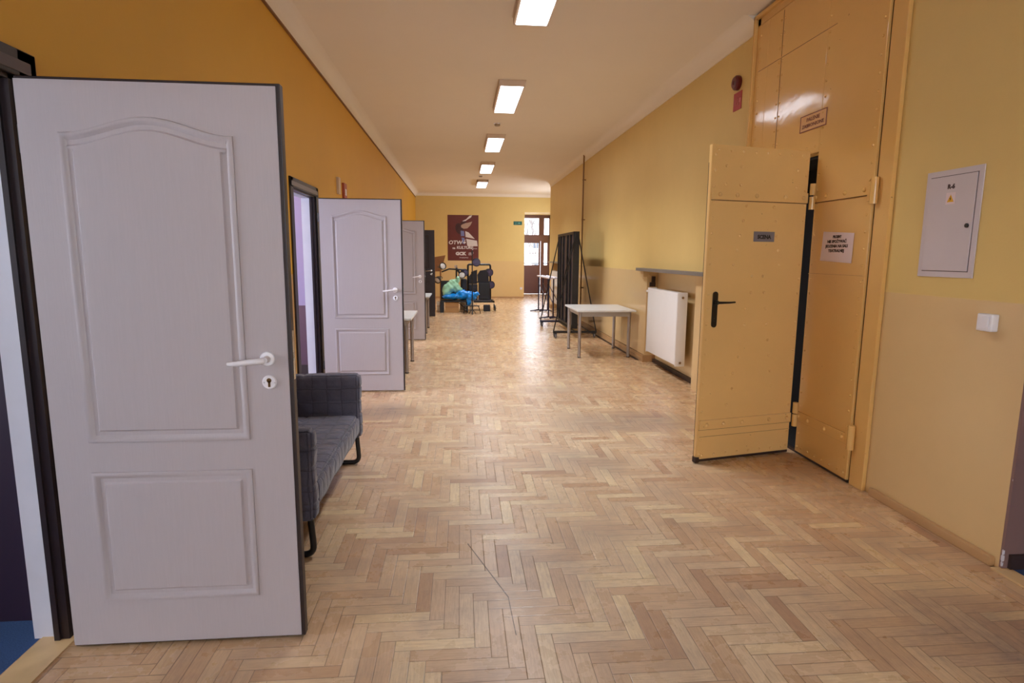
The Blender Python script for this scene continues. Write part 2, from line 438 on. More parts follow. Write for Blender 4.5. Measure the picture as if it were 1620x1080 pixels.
for (a, c) in ((-.35, 1.55), (3.95, 5.85)): bx(b, -5.2, -5, a, c, 0, .9); bx(b, -5.2, -5, a, c, 2.5, ZC)
struct('wall_rooms_outer', b, wallRoom)
b = BM(); bx(b, -5, XL-.13, 2.34, 2.44, 0, ZC); struct('wall_rooms_plum', b, wallDark)
b = BM(); bx(b, -5, XL-.13, 7.2, 7.3, 0, ZC); struct('wall_rooms_lilac', b, wallRoom)
b = BM(); bx(b, -5, XL-.13, 7.175, 7.2, 0, .14); struct('baseboard_rooms', b, skirt_dark)

# threshold strips and the side passage carpet
b = BM()
for a, c in OP: bx(b, XL-.11, XL+.02, a, c, 0, .006)
struct('trim_1', b, threshold)
b = BM(); bx(b, XR+.04, 4.4, -5, 2.405, 0, .008); struct('floor_passage', b, carpetM)
b = BM(); bx(b, XR-.04, XR+.045, -5, 2.42, 0, .01); struct('trim_2', b, threshold)
b = BM(); bx(b, XR+.03, 4.4, 2.39, 2.405, 0, .08); struct('baseboard_passage', b, skirt_dark)
# coving
def cove(b, x, side, ya, yb, r=.13, lip=.012):
    prof = [(0, ZC-r-.012), (lip, ZC-r-.012), (lip, ZC-r)]
    for k in range(7):
        a = PI/2*k/6; prof.append((lip+(r-lip)*(1-math.cos(a)), ZC-r+r*math.sin(a)*.999))
    prof.append((0, ZC))
    va = [b.verts.new((x+side*p, ya, z)) for p, z in prof]; vb = [b.verts.new((x+side*p, yb, z)) for p, z in prof]
    b.faces.new(va); b.faces.new(vb[::-1]); n = len(prof)
    for k in range(n): b.faces.new((va[k], va[(k+1) % n], vb[(k+1) % n], vb[k]))
b = BM(); cove(b, XL, 1, -5, YE); cove(b, XR, -1, 5.2, 17); struct('trim_3', b, ceilM, smooth=True)
b = BM(); bx(b, XL, XL+.02, -5, YE, ZC-.155, ZC-.14); struct('trim_4', b, mat('picture_rail_brown', (126, 84, 44), .5))
b = BM()
prof = [(0, ZC-.10)]+[(.1*(1-math.cos(PI/2*k/5)), ZC-.10+.1*math.sin(PI/2*k/5)) for k in range(6)]+[(0, ZC)]
va = [b.verts.new((XL, YE-p, z)) for p, z in prof]; vb = [b.verts.new((4, YE-p, z)) for p, z in prof]
b.faces.new(va); b.faces.new(vb[::-1])
for k in range(len(prof)): b.faces.new((va[k], va[(k+1) % len(prof)], vb[(k+1) % len(prof)], vb[k]))
struct('trim_5', b, ceilM, smooth=True)
# skirtings
def skirt(b, ya, yb, h=.1):
    bx(b, XR-.018, XR, ya, yb, 0, h); bx(b, XR-.026, XR, ya, yb, h-.018, h, .004); bx(b, XR-.03, XR-.018, ya, yb, 0, .05, .004)
b = BM(); skirt(b, 7.95, 14.9); skirt(b, 16.4, 17.0)
bx(b, XR, XR+.15, 7.93, 7.95, 0, .1); bx(b, XR-.03, XR+.0, 7.93, 7.95, 0, .1)
struct('baseboard_right', b, skirt_beige)
b = BM(); bx(b, XR-.028, XR, 2.44, 3.3, 0, .05, .008); struct('baseboard_right_near', b, skirt_beige)
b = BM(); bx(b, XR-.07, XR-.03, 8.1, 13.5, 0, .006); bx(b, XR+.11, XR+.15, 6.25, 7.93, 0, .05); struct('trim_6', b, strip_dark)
b = BM(); bx(b, XL, 2.2, YE-.02, YE, 0, .05, .006); struct('baseboard_back', b, skirt_beige)
b = BM(); y0 = -5
for a, c in OP: bx(b, XL, XL+.02, y0, a-.09, 0, .09); y0 = c+.09
bx(b, XL, XL+.02, y0, YE-.02, 0, .09); struct('baseboard_left', b, skirt_beige)
# white plaster reveals behind the door frames
b = BM()
for a, c in OP:
    bx(b, XL-.14, XL-.049, c-.012, c+.001, 0, 2.05); bx(b, XL-.14, XL-.049, a-.001, a+.012, 0, 2.05); bx(b, XL-.14, XL-.049, a, c, 2.04, 2.062)
struct('trim_7', b, reveal_white)
# vertical pipe
b = BM(); cyl(b, (XR-.05, 12.2, 0), (XR-.05, 12.2, ZC), .016, seg=10)
for z in (.8, 2.2, 3.0): bx(b, XR-.07, XR, 12.185, 12.215, z, z+.02)
tag(obj('heating_pipe', b, pipe_m, smooth=True), 'thin brown vertical heating pipe running up the right wall behind the black board', 'pipe')

# ------------------------------------------------------------------ white panelled doors, opened at right angles
def inset(poly, d):
    n = len(poly); out = []
    for i in range(n):
        p0, p1, p2 = Vector(poly[i-1]), Vector(poly[i]), Vector(poly[(i+1) % n])
        e1 = (p1-p0).normalized(); e2 = (p2-p1).normalized()
        n1 = Vector((-e1.y, e1.x)); n2 = Vector((-e2.y, e2.x)); m = (n1+n2).normalized(); k = d/max(.3, m.dot(n1))
        out.append(p1+m*k)
    return out
def moulding(b, poly, prof, y):
    """poly counter-clockwise in (x, z); prof [(inset, height towards -y)]"""
    rings = []
    for d, hgt in prof:
        rings.append([b.verts.new((p[0], y-hgt, p[1])) for p in inset(poly, d)])
    n = len(poly)
    for a, c in zip(rings, rings[1:]):
        for k in range(n): b.faces.new((a[k], a[(k+1) % n], c[(k+1) % n], c[k]))
def arch_poly(x0, x1, z0, z1, rise):
    pts = [(x0, z0), (x1, z0), (x1, z1)]
    for k in range(1, 24):
        t = k/24; s = min(max((t-.04)/.92, 0), 1)
        pts.append((x1+(x0-x1)*t, z1+rise*(.5-.5*math.cos(2*PI*s))**.85))
    pts.append((x0, z1)); return pts
PROF = [(0, -.001), (.002, .0045), (.008, .0065), (.016, .004), (.026, -.004), (.036, -.0055), (.042, -.002), (.046, .003), (.054, .0035)]
def face_with_hole_panels(b, x0, x1, z0, z1, panels, y):
    """flat skin at y with moulded panels let into it"""
    outer = [b.verts.new((x, y, z)) for x, z in ((x0, z0), (x1, z0), (x1, z1), (x0, z1))]
    es = [b.edges.new((outer[k], outer[(k+1) % 4])) for k in range(4)]
    for poly in panels:
        vs = [b.verts.new((p[0], y, p[1])) for p in poly]
        es += [b.edges.new((vs[k], vs[(k+1) % len(vs)])) for k in range(len(vs))]
    bmesh.ops.triangle_fill(b, edges=es, use_beauty=True)
    for poly in panels:
        moulding(b, poly, PROF, y)
        b.faces.new([b.verts.new((p[0], y-PROF[-1][1], p[1])) for p in inset(poly, PROF[-1][0])])
WL, HL, TH = .86, 2.04, .04
panels = [arch_poly(.14, .70, .80, 1.865, .055), [(.14, .19), (.70, .19), (.70, .69), (.14, .69)]]
def make_door(name, label, skin, panels, leafz=.012, handle=whiteP, lever='plain'):
    root = thing(name, label, 'door', (XL, 0, 0), 0, None, 'structure')
    b = BM(); z1 = HL
    bx(b, .02, WL, .004, TH, leafz, z1, .003); core = obj('door_leaf', b, dark_wood, root)
    b = BM(); face_with_hole_panels(b, .02, WL-.014, leafz+.006, z1-.010, panels, 0)
    # skin rim returning to the core
    bx(b, .02, WL-.014, .0035, .006, leafz+.006, z1-.010)
    obj('panelled_face', b, skin, core, smooth=True)
    b = BM(); bx(b, WL-.001, WL+.001, .012, .03, 1.02, 1.2); bx(b, WL, WL+.004, .016, .026, 1.09, 1.12); obj('lock_plate', b, chrome, core)
    for z in (.25, 1.8):
        b = BM(); cyl(b, (.008, .03, z), (.008, .03, z+.09), .009, seg=10); obj('hinge', b, black, core, smooth=True)
    # handle
    hx, hz = .775, 1.10
    b = BM(); R = Matrix.Rotation(PI/2, 4, 'X')
    lathe(b, [(0, 0), (.026, 0), (.027, .004), (.024, .009), (.014, .010), (.012, .012), (.011, .04), (0, .042)], Matrix.Translation((hx, 0, hz)) @ R, 28)
    pts = [(hx, -.045, hz), (hx-.012, -.052, hz), (hx-.05, -.053, hz-.003), (hx-.09, -.052, hz-.009), (hx-.122, -.05, hz-.010)]
    tube(b, pts, .01, 10, radii=[.011, .011, .010, .009, .0065]); h_ = obj('door_handle', b, handle, core, smooth=True)
    b = BM(); lathe(b, [(0, 0), (.025, 0), (.026, .004), (.022, .008), (.0, .008)], Matrix.Translation((hx+.003, 0, hz-.085)) @ R, 28)
    for s in (-1, 1): ball(b, (hx+.003+s*.018, -.007, hz-.087), .004, sub=1)
    obj('lock_escutcheon', b, handle, core, smooth=True)
    b = BM(); cyl(b, (hx+.003, -.006, hz-.078), (hx+.003, -.0095, hz-.078), .0085, seg=14); bx(b, hx-.001, hx+.007, -.0095, -.006, hz-.102, hz-.078); obj('lock_cylinder', b, mat('brass_lock', (110, 84, 52), .35, .8), core, smooth=True)
    return root
def door_frame(root, i):
    """casing and jamb lining, in root coordinates (root sits at XL, leaf face Y, 0)"""
    a, c = OP[i][0]-LEAFY[i], OP[i][1]-LEAFY[i]
    b = BM(); w = .09
    for s, (p, q) in (('n', (a-w, a)), ('f', (c, c+w))):
        bx(b, -.001, .016, p, q, 0, 2.06+w, .004)
    bx(b, -.001, .016, a-w, c+w, 2.06, 2.06+w, .004)
    for (p, q) in ((a-.001, a+.03), (c-.03, c+.001)):
        bx(b, -.05, .0, p, q, 0, 2.06)
    bx(b, -.05, 0, a, c, 2.045, 2.062)
    bx(b, -.05, -.03, c-.04, c-.03, 0, 2.045); bx(b, -.05, -.03, a+.03, a+.04, 0, 2.045)
    obj('door_frame', b, dark_wood, root)
    b = BM(); bx(b, .0155, .018, a-.06, c+.06, 2.075, 2.115, .001); obj('frame_head_highlight', b, mat('wenge_highlight', (78, 66, 72), .3), root)  # lighter strip paints a highlight along the frame head
names = ['door_1', 'door_2', 'door_3']
labs = ['large white panelled door with arched upper panel standing open in the left foreground',
        'white panelled door open at right angles beyond the grey sofa',
        'white panelled door open behind the second white door, in front of the dark door']
for i in range(3):
    d = make_door(names[i], labs[i], white_skin, panels); d.location = (XL+.035, LEAFY[i], 0)
    # frame goes with the wall plane
    before = set(bpy.data.objects); door_frame(d, i)
    for o in set(bpy.data.objects)-before: o.location.x = -.035
dp = [[(.10, 1.15), (.76-.36, 1.15), (.76-.36, 1.93), (.10, 1.93)], [(.48, 1.15), (.74, 1.15), (.74, 1.93), (.48, 1.93)],
      [(.10, .76), (.74, .76), (.74, .88), (.10, .88)], [(.10, .16), (.40, .16), (.40, .66), (.10, .66)], [(.48, .16), (.74, .16), (.74, .66), (.48, .66)]]
d = make_door('door_4', 'dark brown panelled door standing open beside the bags at the corridor end', dark_wood, dp, handle=chrome); d.location = (XL+.035, LEAFY[3], 0)
before = set(bpy.data.objects); door_frame(d, 3)
for o in set(bpy.data.objects)-before: o.location.x = -.035

# ------------------------------------------------------------------ steel gate with its wicket door (door_5) on the right
g = thing('door_5', 'cream riveted steel gate on the right wall, reaching to the ceiling, with a wicket door', 'door', (2.53, 3.5, 0), 0, None, 'structure'); OFF = (2.53, 3.5, 0)
GX = 2.53
b = BM()
bx(b, GX, XR-.003, 3.50, 4.10, .02, 3.40, .004); bx(b, GX, XR-.003, 4.10, 4.92, 2.215, 3.40, .004); bx(b, GX, XR-.003, 4.92, 5.08, .02, 3.40, .004)
sheet = obj('steel_sheet', b, gateM, g, off=OFF)
b = BM()
bx(b, GX+.012, XR-.001, 3.36, 3.485, 0, 3.47, .004); bx(b, GX+.012, XR-.001, 5.09, 5.20, 0, 3.47, .004); bx(b, GX+.012, XR-.001, 3.36, 5.2, 3.41, 3.47, .004)
bx(b, GX-.015, XR-.001, 5.14, 5.17, 0, 3.5, .006); bx(b, GX-.015, XR-.001, 3.3, 5.17, 3.47, 3.5, .006)
obj('gate_frame', b, gateM, g, off=OFF)
b = BM(); bx(b, GX+.02, XR+.06, 3.482, 3.502, 0, 3.4); bx(b, GX+.01, XR-.004, 3.50, 5.08, 0, .021); obj('edge_gap', b, strip_dark, g, off=OFF)
def strap(b, p0, p1, z, nrm, w=.07, t=.012):
    p0, p1 = Vector(p0), Vector(p1); d = (p1-p0); n = Vector(nrm)*t
    vs = []
    for p in (p0, p1):
        for zz in (z, z+w): vs.append(b.verts.new((p.x, p.y, zz))); vs.append(b.verts.new((p.x+n.x, p.y+n.y, zz)))
    bmesh.ops.convex_hull(b, input=vs)
def rivet(b, p, n, r=.009):
    u, v = frame_from(Vector(n)); m = Matrix((u, v, Vector(n))).transposed().to_4x4(); m.translation = p
    lathe(b, [(r, 0), (r*.9, r*.4), (r*.5, r*.7), (0, r*.8)], m, 10)
b = BM(); nx = (-1, 0, 0)
for z in (.26, 1.86):
    strap(b, (GX, 3.52, 0), (GX, 4.10, 0), z, nx)
    bx(b, GX-.001, GX, 3.52, 4.10, z-.006, z)
    for y in (3.56, 3.75, 3.95, 4.07): rivet(b, (GX-.012, y, z+.035), nx, .015)
for (y, z, L) in ((3.50, 1.36, .6),): bx(b, GX-.003, GX, 3.50, 4.10, 1.355, 1.36)
bx(b, GX-.003, GX, 4.0, 5.08, 3.03, 3.036)
bx(b, GX-.003, GX, 4.70, 4.706, 2.22, 3.4)
obj('strap', b, gateM, g, off=OFF)
b = BM()
z = .06
while z < 3.35:
    for y in (3.535, 4.075): rivet(b, (GX, y+random.uniform(-.003, .003), z), nx, .009)
    if z > 2.25:
        for y in (4.68, 4.73, 5.05): rivet(b, (GX, y, z), nx, .009)
    z += .105
for y in [3.6+.085*k for k in range(6)]: rivet(b, (GX, y, .06), nx, .009)
for y in [4.15+.1*k for k in range(9)]: rivet(b, (GX, y, 2.26), nx, .009)
obj('rivets', b, gateM, g, smooth=True, off=OFF)
seam_shade_m = mat('brown_seam_and_shade', (112, 74, 36), .5)
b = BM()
for z in (.26, 1.86): bx(b, GX-.0025, GX, 3.52, 4.10, z-.005, z)  # shadow lines under the straps, put in as thin brown strips
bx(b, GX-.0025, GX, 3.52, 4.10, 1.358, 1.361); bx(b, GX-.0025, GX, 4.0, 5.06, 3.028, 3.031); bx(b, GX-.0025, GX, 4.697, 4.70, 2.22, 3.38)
obj('seam_and_shade_line', b, seam_shade_m, g, off=OFF)
for z in (.24, 1.80):
    b = BM(); cyl(b, (GX-.012, 3.47, z), (GX-.012, 3.47, z+.16), .022, seg=14); bx(b, GX-.014, GX+.01, 3.47, 3.53, z+.02, z+.14, .003); obj('hinge', b, gateM, g, smooth=True, off=OFF)
# black sheet and liners: darkness of the unlit room put in as colour
b = BM(); bx(b, T+.0, T+.02, 4.05, 5.0, 0, 2.3); bx(b, XR-.002, T, 4.1, 4.112, .01, 2.2); bx(b, XR-.002, T, 4.908, 4.92, .01, 2.2); bx(b, XR-.002, T, 4.1, 4.92, 2.18, 2.2); bx(b, XR-.002, T, 4.1, 4.92, .0, .012); obj('opening_darkness_sheet', b, mat('unlit_stage_black', (10, 10, 16), .9), g, off=OFF)
# wicket leaf
A = Vector((2.485, 4.095, 0)); B = Vector((1.675, 3.915, 0)); u = (B-A).normalized(); WN = (A-B).length
nrm = Vector((u.y, -u.x, 0)); nrm = nrm if nrm.y < 0 else -nrm
def LP(s, d, z): p = A+u*s+nrm*d; return Vector((p.x, p.y, z))
def lbox(b, s0, s1, d0, d1, z0, z1, bev=0):
    m = Matrix(((u.x, nrm.x, 0, A.x), (u.y, nrm.y, 0, A.y), (0, 0, 1, 0), (0, 0, 0, 1)))
    r = bmesh.ops.create_cube(b, size=1, matrix=m @ Matrix.Translation(((s0+s1)/2, (d0+d1)/2, (z0+z1)/2)) @ Matrix.Diagonal((s1-s0, d1-d0, z1-z0, 1)))
    if bev: bmesh.ops.bevel(b, geom=list({e for v in r['verts'] for e in v.link_edges}), offset=bev, segments=2, affect='EDGES')
b = BM(); lbox(b, .018, WN, -.035, 0, .03, 2.215, .003); leaf = obj('wicket_leaf', b, leafM, g, off=OFF)
b = BM(); lbox(b, .02, WN-.003, -.04, -.002, .012, .03); lbox(b, WN-.002, WN+.0005, -.033, -.028, .03, 2.1); lbox(b, WN-.03, WN+.004, -.04, .004, .005, .05, .004)
obj('worn_edge', b, strip_dark, leaf, off=(0, 0, 0)); bpy.data.objects['worn_edge'].location = (-OFF[0], -OFF[1], 0)
def lpart(name, b, m, smooth=False, label=None):
    o = obj(name, b, m, leaf, smooth=smooth, off=OFF, label=label); return o
bpy.data.objects['worn_edge'].location = (0, 0, 0)
me = bpy.data.objects['worn_edge'].data; me.transform(Matrix.Translation((-OFF[0], -OFF[1], 0)))
b = BM()
for z in (.25, 1.855):
    lbox(b, .02, WN-.01, 0, .012, z, z+.07, .002)
    for s in (.06, .22, .46, .62, .76): rivet(b, LP(s, .012, z+.035), nrm, .015)
lbox(b, .02, WN-.01, 0, .002, .195, .198)
lpart('strap', b, leafM, True)
b = BM(); lbox(b, .02, WN-.01, 0, .0025, .245, .25); lbox(b, .02, WN-.01, 0, .0025, 1.85, 1.855); lbox(b, .03, WN-.02, 0, .0022, .195, .197)  # strips below both straps paint their shadow; the lowest line is a seam
lpart('seam_and_shade_line', b, seam_shade_m)
b = BM()
z = .07
while z < 2.2:
    for s in (.04, WN-.03): rivet(b, LP(s, 0, z), nrm, .0095)
    z += .104
for k in range(8): rivet(b, LP(.08+k*.1, 0, .06), nrm, .0095)
for k in range(8): rivet(b, LP(.08+k*.1, 0, 2.18), nrm, .0095)
for k in range(9):
    z = .42+k*.115
    rivet(b, LP(WN/2+.02-.02*(k % 2)+(.16-.018*k), 0, z), nrm, .0105); rivet(b, LP(WN/2-(.22-.02*k), 0, z), nrm, .0105)
for k in range(5):
    rivet(b, LP(WN-.22-.02*k, 0, 1.42+k*.1), nrm, .0105); rivet(b, LP(.22+.02*k, 0, 1.42+k*.1), nrm, .0105)
for z in (1.96, 2.08):
    for s in (.12, WN-.12, WN-.24): rivet(b, LP(s, 0, z), nrm, .0105)
lpart('rivets', b, leafM, True)
for z in (.22, 1.81):
    b = BM(); p = A
    cyl(b, (p.x+.008, p.y-.022, z), (p.x+.008, p.y-.022, z+.09), .019, seg=12); cyl(b, (p.x+.008, p.y-.022, z+.10), (p.x+.008, p.y-.022, z+.18), .019, seg=12)
    lpart('hinge', b, gateM, True)
# black lever handle on a long plate
hs = WN-.085
b = BM()
poly = [(math.cos(a)*.02, .105+math.sin(a)*.02) for a in [PI*k/8 for k in range(9)]]+[(math.cos(a)*.02, -.105+math.sin(a)*.02) for a in [PI+PI*k/8 for k in range(9)]]
mm = Matrix(((-u.x, 0, nrm.x, 0), (-u.y, 0, nrm.y, 0), (0, 1, 0, 0), (0, 0, 0, 1))); mm.translation = LP(hs, 0, 1.11)
prism(b, poly, .008, mm)
lathe(b, [(0, 0), (.014, 0), (.014, .03), (0, .03)], mm @ Matrix.Translation((0, .05, .006)), 14)
tube(b, [mm @ Vector(p) for p in ((0, .05, .035), (.015, .05, .042), (.09, .05, .044), (.135, .052, .044))], .008, 8, radii=[.009, .009, .007, .006])
lathe(b, [(0, 0), (.011, 0), (.011, .006), (0, .006)], mm @ Matrix.Translation((0, -.07, .006)), 12)
lpart('door_handle', b, blackG, True, label='black lever handle on long plate')
# scena plate on the leaf
sg = thing('name_plate', 'small grey plate reading SCENA on the open steel wicket door', 'sign', LP(.37, .001, 1.615)); so = sg.location.copy()
b = BM(); lbox(b, .37-.088, .37+.088, .001, .004, 1.58, 1.65, .001); obj('plate', b, grey_plate, sg, off=so)
mt = mm.copy(); mt.translation = LP(.37, .0045, 1.612)-so
text('lettering', 'SCENA', .036, mt, blackG, sg, bold=.0018)
# notice sheet
nt = thing('paper_notice', 'white paper notice with four lines of dark text taped to the steel gate', 'notice', (GX-.004, 3.80, 1.54)); no = nt.location.copy()
b = BM(); v = [b.verts.new(p) for p in ((GX-.004, 3.97, 1.452), (GX-.004, 3.635, 1.438), (GX-.004, 3.63, 1.632), (GX-.004, 3.955, 1.652))]
r = bmesh.ops.extrude_face_region(b, geom=[b.faces.new(v)]); bmesh.ops.translate(b, vec=(-.0015, 0, 0), verts=[x for x in r['geom'] if isinstance(x, bmesh.types.BMVert)])
obj('sheet', b, paper, nt, off=no)
for k, (s, w) in enumerate((('PROSIMY', .8), ('NIE SPOŻYWAĆ', 1.0), ('JEDZENIA NA SALI', 1.02), ('TEATRALNEJ', 1.05))):
    mt = on_right(GX-.006, 3.80, 1.612-.031*k) ; mt.translation -= no
    text('lettering', s, .026, mt, ink, nt, bold=.0012, sx=w*1.08)
# no smoking sign
ns = thing('prohibition_sign', 'pale rectangular sign in a thin dark border high on the steel gate', 'sign', (GX-.004, 4.19, 2.45)); no = ns.location.copy()
b = BM(); bx(b, GX-.005, GX-.001, 4.03, 4.35, 2.385, 2.50); obj('plate', b, mat('aged_cream_plate', (226, 178, 120), .5), ns, off=no)
b = BM()
for q in ((4.03, 4.35, 2.495, 2.50), (4.03, 4.35, 2.385, 2.39), (4.03, 4.035, 2.385, 2.50), (4.345, 4.35, 2.385, 2.50)): bx(b, GX-.007, GX-.004, *q)
obj('border', b, red_ink, ns, off=no)
for k, (s, sz) in enumerate((('PALENIE', .038), ('ZABRONIONE', .036))):
    mt = on_right(GX-.0065, 4.19, 2.462-.042*k); mt.translation -= no
    text('lettering', s, sz, mt, red_ink, ns, sx=1.15)
# alarm sounder and sign
b = BM(); m = Matrix.Translation((XR-.001, 5.5, 3.06)) @ Matrix.Rotation(-PI/2, 4, 'Y')
lathe(b, [(0, 0), (.062, 0), (.066, .01), (.064, .035), (.05, .05), (.02, .052), (.016, .045), (0, .045)], m, 28)
tag(obj('alarm_sounder', b, dark_red, smooth=True), 'round dark red alarm sounder high on the right wall beside the steel gate', 'alarm')
al = thing('alarm_sign', 'small red rectangular alarm sign directly below the round sounder', 'sign', (XR-.002, 5.5, 2.9)); no = al.location.copy()
b = BM(); bx(b, XR-.006, XR-.001, 5.42, 5.58, 2.82, 2.98, .001); obj('plate', b, red, al, off=no)
b = BM(); mt = on_right(XR-.007, 5.5, 2.9)
tube(b, [mt @ Vector(p) for p in ((-.03, -.03, 0), (0, .03, 0), (.03, -.03, 0))], .003, 6, closed=True)
for k in range(3): tube(b, [mt @ Vector((.035+.012*k, .0+.02*math.cos(a), 0)) + Vector((0, -.006*math.sin(a), 0)) for a in (0, .8, 1.6, 2.4, 3.1)], .002, 5)
obj('symbol', b, mat('pale_pink_print', (214, 140, 136), .5), al, off=no)

# distribution box R-6
db = thing('electrical_cabinet', 'light grey flush electrical cabinet marked R-6 with a yellow warning label', 'cabinet', (XR, 2.97, 1.4)); no = db.location.copy()
b = BM(); bx(b, XR-.006, XR-.001, 2.755, 3.115, 1.375, 1.935, .002); body = obj('frame', b, box_grey, db, off=no)
b = BM(); bx(b, XR-.0075, XR-.004, 2.785, 3.085, 1.405, 1.905); obj('door_gap', b, mat('dark_grey_gap', (110, 100, 104), .6), body, off=no).parent = db
b = BM(); bx(b, XR-.012, XR-.005, 2.789, 3.081, 1.409, 1.901, .002); dd = obj('door', b, box_grey, db, off=no)
b = BM(); lathe(b, [(0, 0), (.011, 0), (.011, .006), (.007, .009), (0, .009)], Matrix.Translation((XR-.012, 2.815, 1.64)) @ Matrix.Rotation(-PI/2, 4, 'Y'), 14); obj('lock', b, blackG, dd, True, off=no)
mt = on_right(XR-.0125, 2.94, 1.845); mt.translation -= no
text('lettering', 'R-6', .032, mt, ink, dd, bold=.0014)
b = BM(); bx(b, XR-.0135, XR-.0118, 2.905, 2.965, 1.755, 1.815); lab = obj('warning_label', b, paper, dd, off=no)
b = BM(); prism(b, [(-.021, -.018), (.021, -.018), (0, .02)], .001, on_right(XR-.0136, 2.935, 1.784)); obj('warning_triangle', b, yellow, dd, off=no)
b = BM(); prism(b, [(-.002, -.012), (.005, .001), (.0, .001), (.002, .012), (-.005, -.001), (0, -.001)], .0012, on_right(XR-.0147, 2.935, 1.783)); obj('lightning_mark', b, ink, dd, off=no)
# light switch
sw = thing('light_switch', 'white square light switch on the right wall below the grey cabinet', 'light switch', (XR, 2.62, 1.17)); no = sw.location.copy()
b = BM(); bx(b, XR-.04, XR, 2.58, 2.665, 1.125, 1.21, .008, 3); obj('housing', b, whiteP, sw, True, off=no)
b = BM(); bx(b, XR-.046, XR-.038, 2.592, 2.652, 1.137, 1.198, .004); bx(b, XR-.0475, XR-.045, 2.597, 2.603, 1.15, 1.185); obj('rocker', b, whiteP, sw, True, off=no)
# chipped corner plaster
b = BM()
for (z, r_) in ((.06, .016), (.09, .013), (.03, .012), (.45, .008), (.62, .006), (.9, .007)): ball(b, (XR+.004, 2.409, z), r_, .5, .5, 1.6, 1)
tag(obj('chipped_plaster', b, reveal_white), 'white chipped plaster on the corner edge at the end of the right wall', 'plaster damage', kind='stuff')

# ------------------------------------------------------------------ radiators and sills
def radiator(loc, label, length=1.1):
    """local: front faces -x, runs along +y, z from 0"""
    r = thing('radiator', label, 'radiator', loc, 0, 'white panel radiators in the wall niches')
    H_ = .87
    b = BM(); bx(b, 0, .022, .02, length-.02, .015, H_-.03, .007, 2); obj('front_panel', b, cream, r, True)
    b = BM(); bx(b, .10, .118, .02, length-.02, .015, H_-.03, .006, 2)
    for k in range(22): y = .05+k*(length-.1)/21; bx(b, .022, .10, y-.002, y+.002, .03, H_-.04)
    obj('rear_panel', b, cream, r, True)
    b = BM(); bx(b, -.001, .119, -.001, .012, 0, H_, .006); obj('side_cover', b, cream, r, True)
    b = BM(); bx(b, -.001, .119, length-.012, length+.001, 0, H_, .006); obj('side_cover', b, cream, r, True)
    b = BM()
    bx(b, .0, .119, .01, length-.01, H_-.022, H_-.016)
    for k in range(40): y = .03+k*(length-.06)/39; bx(b, .012, .108, y-.003, y+.003, H_-.016, H_-.008)
    bx(b, -.001, .006, .0, length, H_-.035, H_-.004, .002); obj('top_grille', b, cream, r, True)
    for z in (.045, H_-.06):
        b = BM(); cyl(b, (.06, -.012, z), (.06, 0, z), .014, seg=12); obj('plug', b, chrome, r, True)
    b = BM(); cyl(b, (.04, length, H_-.05), (.04, length+.03, H_-.05), .014, seg=12); cyl(b, (.04, length+.03, H_-.05), (0, length+.06, H_-.05), .018, .014, 12); obj('valve', b, cream, r, True)
    return r
rad = radiator((2.505, 6.6, .19), 'white panel radiator in the niche below the grey sill, behind the steel wicket door')
r2 = dup(rad, (2.505, 15.1, .19), 0, 'white panel radiator low in the far niche, mostly hidden behind the black board')
b = BM(); bx(b, XR-.10, XR+.15, 5.75, 8.18, 1.272, 1.312, .004); tag(obj('window_sill', b, sill_m), 'grey stone sill shelf over the near radiator niche on the right wall', 'sill')
b = BM(); bx(b, XR-.06, XR, 7.95, 8.09, 1.19, 1.272, .004); struct('trim_8', b, wallR)
b = BM(); bx(b, XR-.10, XR+.15, 14.7, 16.6, 1.272, 1.312, .004); tag(obj('window_sill', b, sill_m), 'grey sill shelf over the far radiator niche behind the black board', 'sill')
b = BM(); bx(b, XR+.06, XR+.1, 7.9, 7.95, 1.1, 1.2); bx(b, XR+.02, XR+.10, 7.89, 7.91, 1.06, 1.12); tag(obj('sill_bracket', b, strip_dark), 'small dark bracket under the near grey sill', 'bracket')

# ------------------------------------------------------------------ ceiling lights
CX = .625
def ceiling_light():
    r = thing('ceiling_light', '', 'ceiling light', (0, 0, ZC), 0, 'rectangular fluorescent ceiling lights')
    b = BM(); w, l, h_ = .155, .675, .07
    # open tray
    for q in ((-w, w, -l, l, -.012, 0), (-w, -w+.02, -l, l, -h_, 0), (w-.02, w, -l, l, -h_, 0), (-w, w, -l, -l+.02, -h_, 0), (-w, w, l-.02, l, -h_, 0)): bx(b, *q)
    bx(b, -w-.012, w+.012, -l-.012, l+.012, -.006, 0)
    obj('housing', b, mat('beige_white_lamp_housing', (222, 200, 176), .5), r)
    b = BM(); bx(b, -w+.02, w-.02, -l+.02, l-.02, -h_-.004, -h_+.01, .003); obj('diffuser', b, diffuser, r)
    return r
cl = ceiling_light(); spots = [4.77, 7.98, 11.15, 14.2, 17.35]
clab = ['nearest ceiling light, cut off by the top edge of the picture', 'second ceiling light from the camera, in front of the nearer smoke detector', 'third ceiling light from the camera, just beyond the nearer smoke detector',
        'fourth ceiling light, in front of the farther smoke detector', 'farthest ceiling light, closest to the end wall', 'ceiling light above and behind the photographer', 'ceiling light at the rear of the corridor behind the photographer']
for i, y in enumerate(spots):
    o = cl if i == 0 else dup(cl, (0, 0, 0), 0, '')
    o.location = (CX, y, ZC); o['label'] = clab[i]
    l_ = area('louvre_light', (CX, y, ZC-.08), (0, 0, -1), .26, 1.28, LAMP_POWER, (.90, .94, 1)); l_.data.spread = math.radians(125)
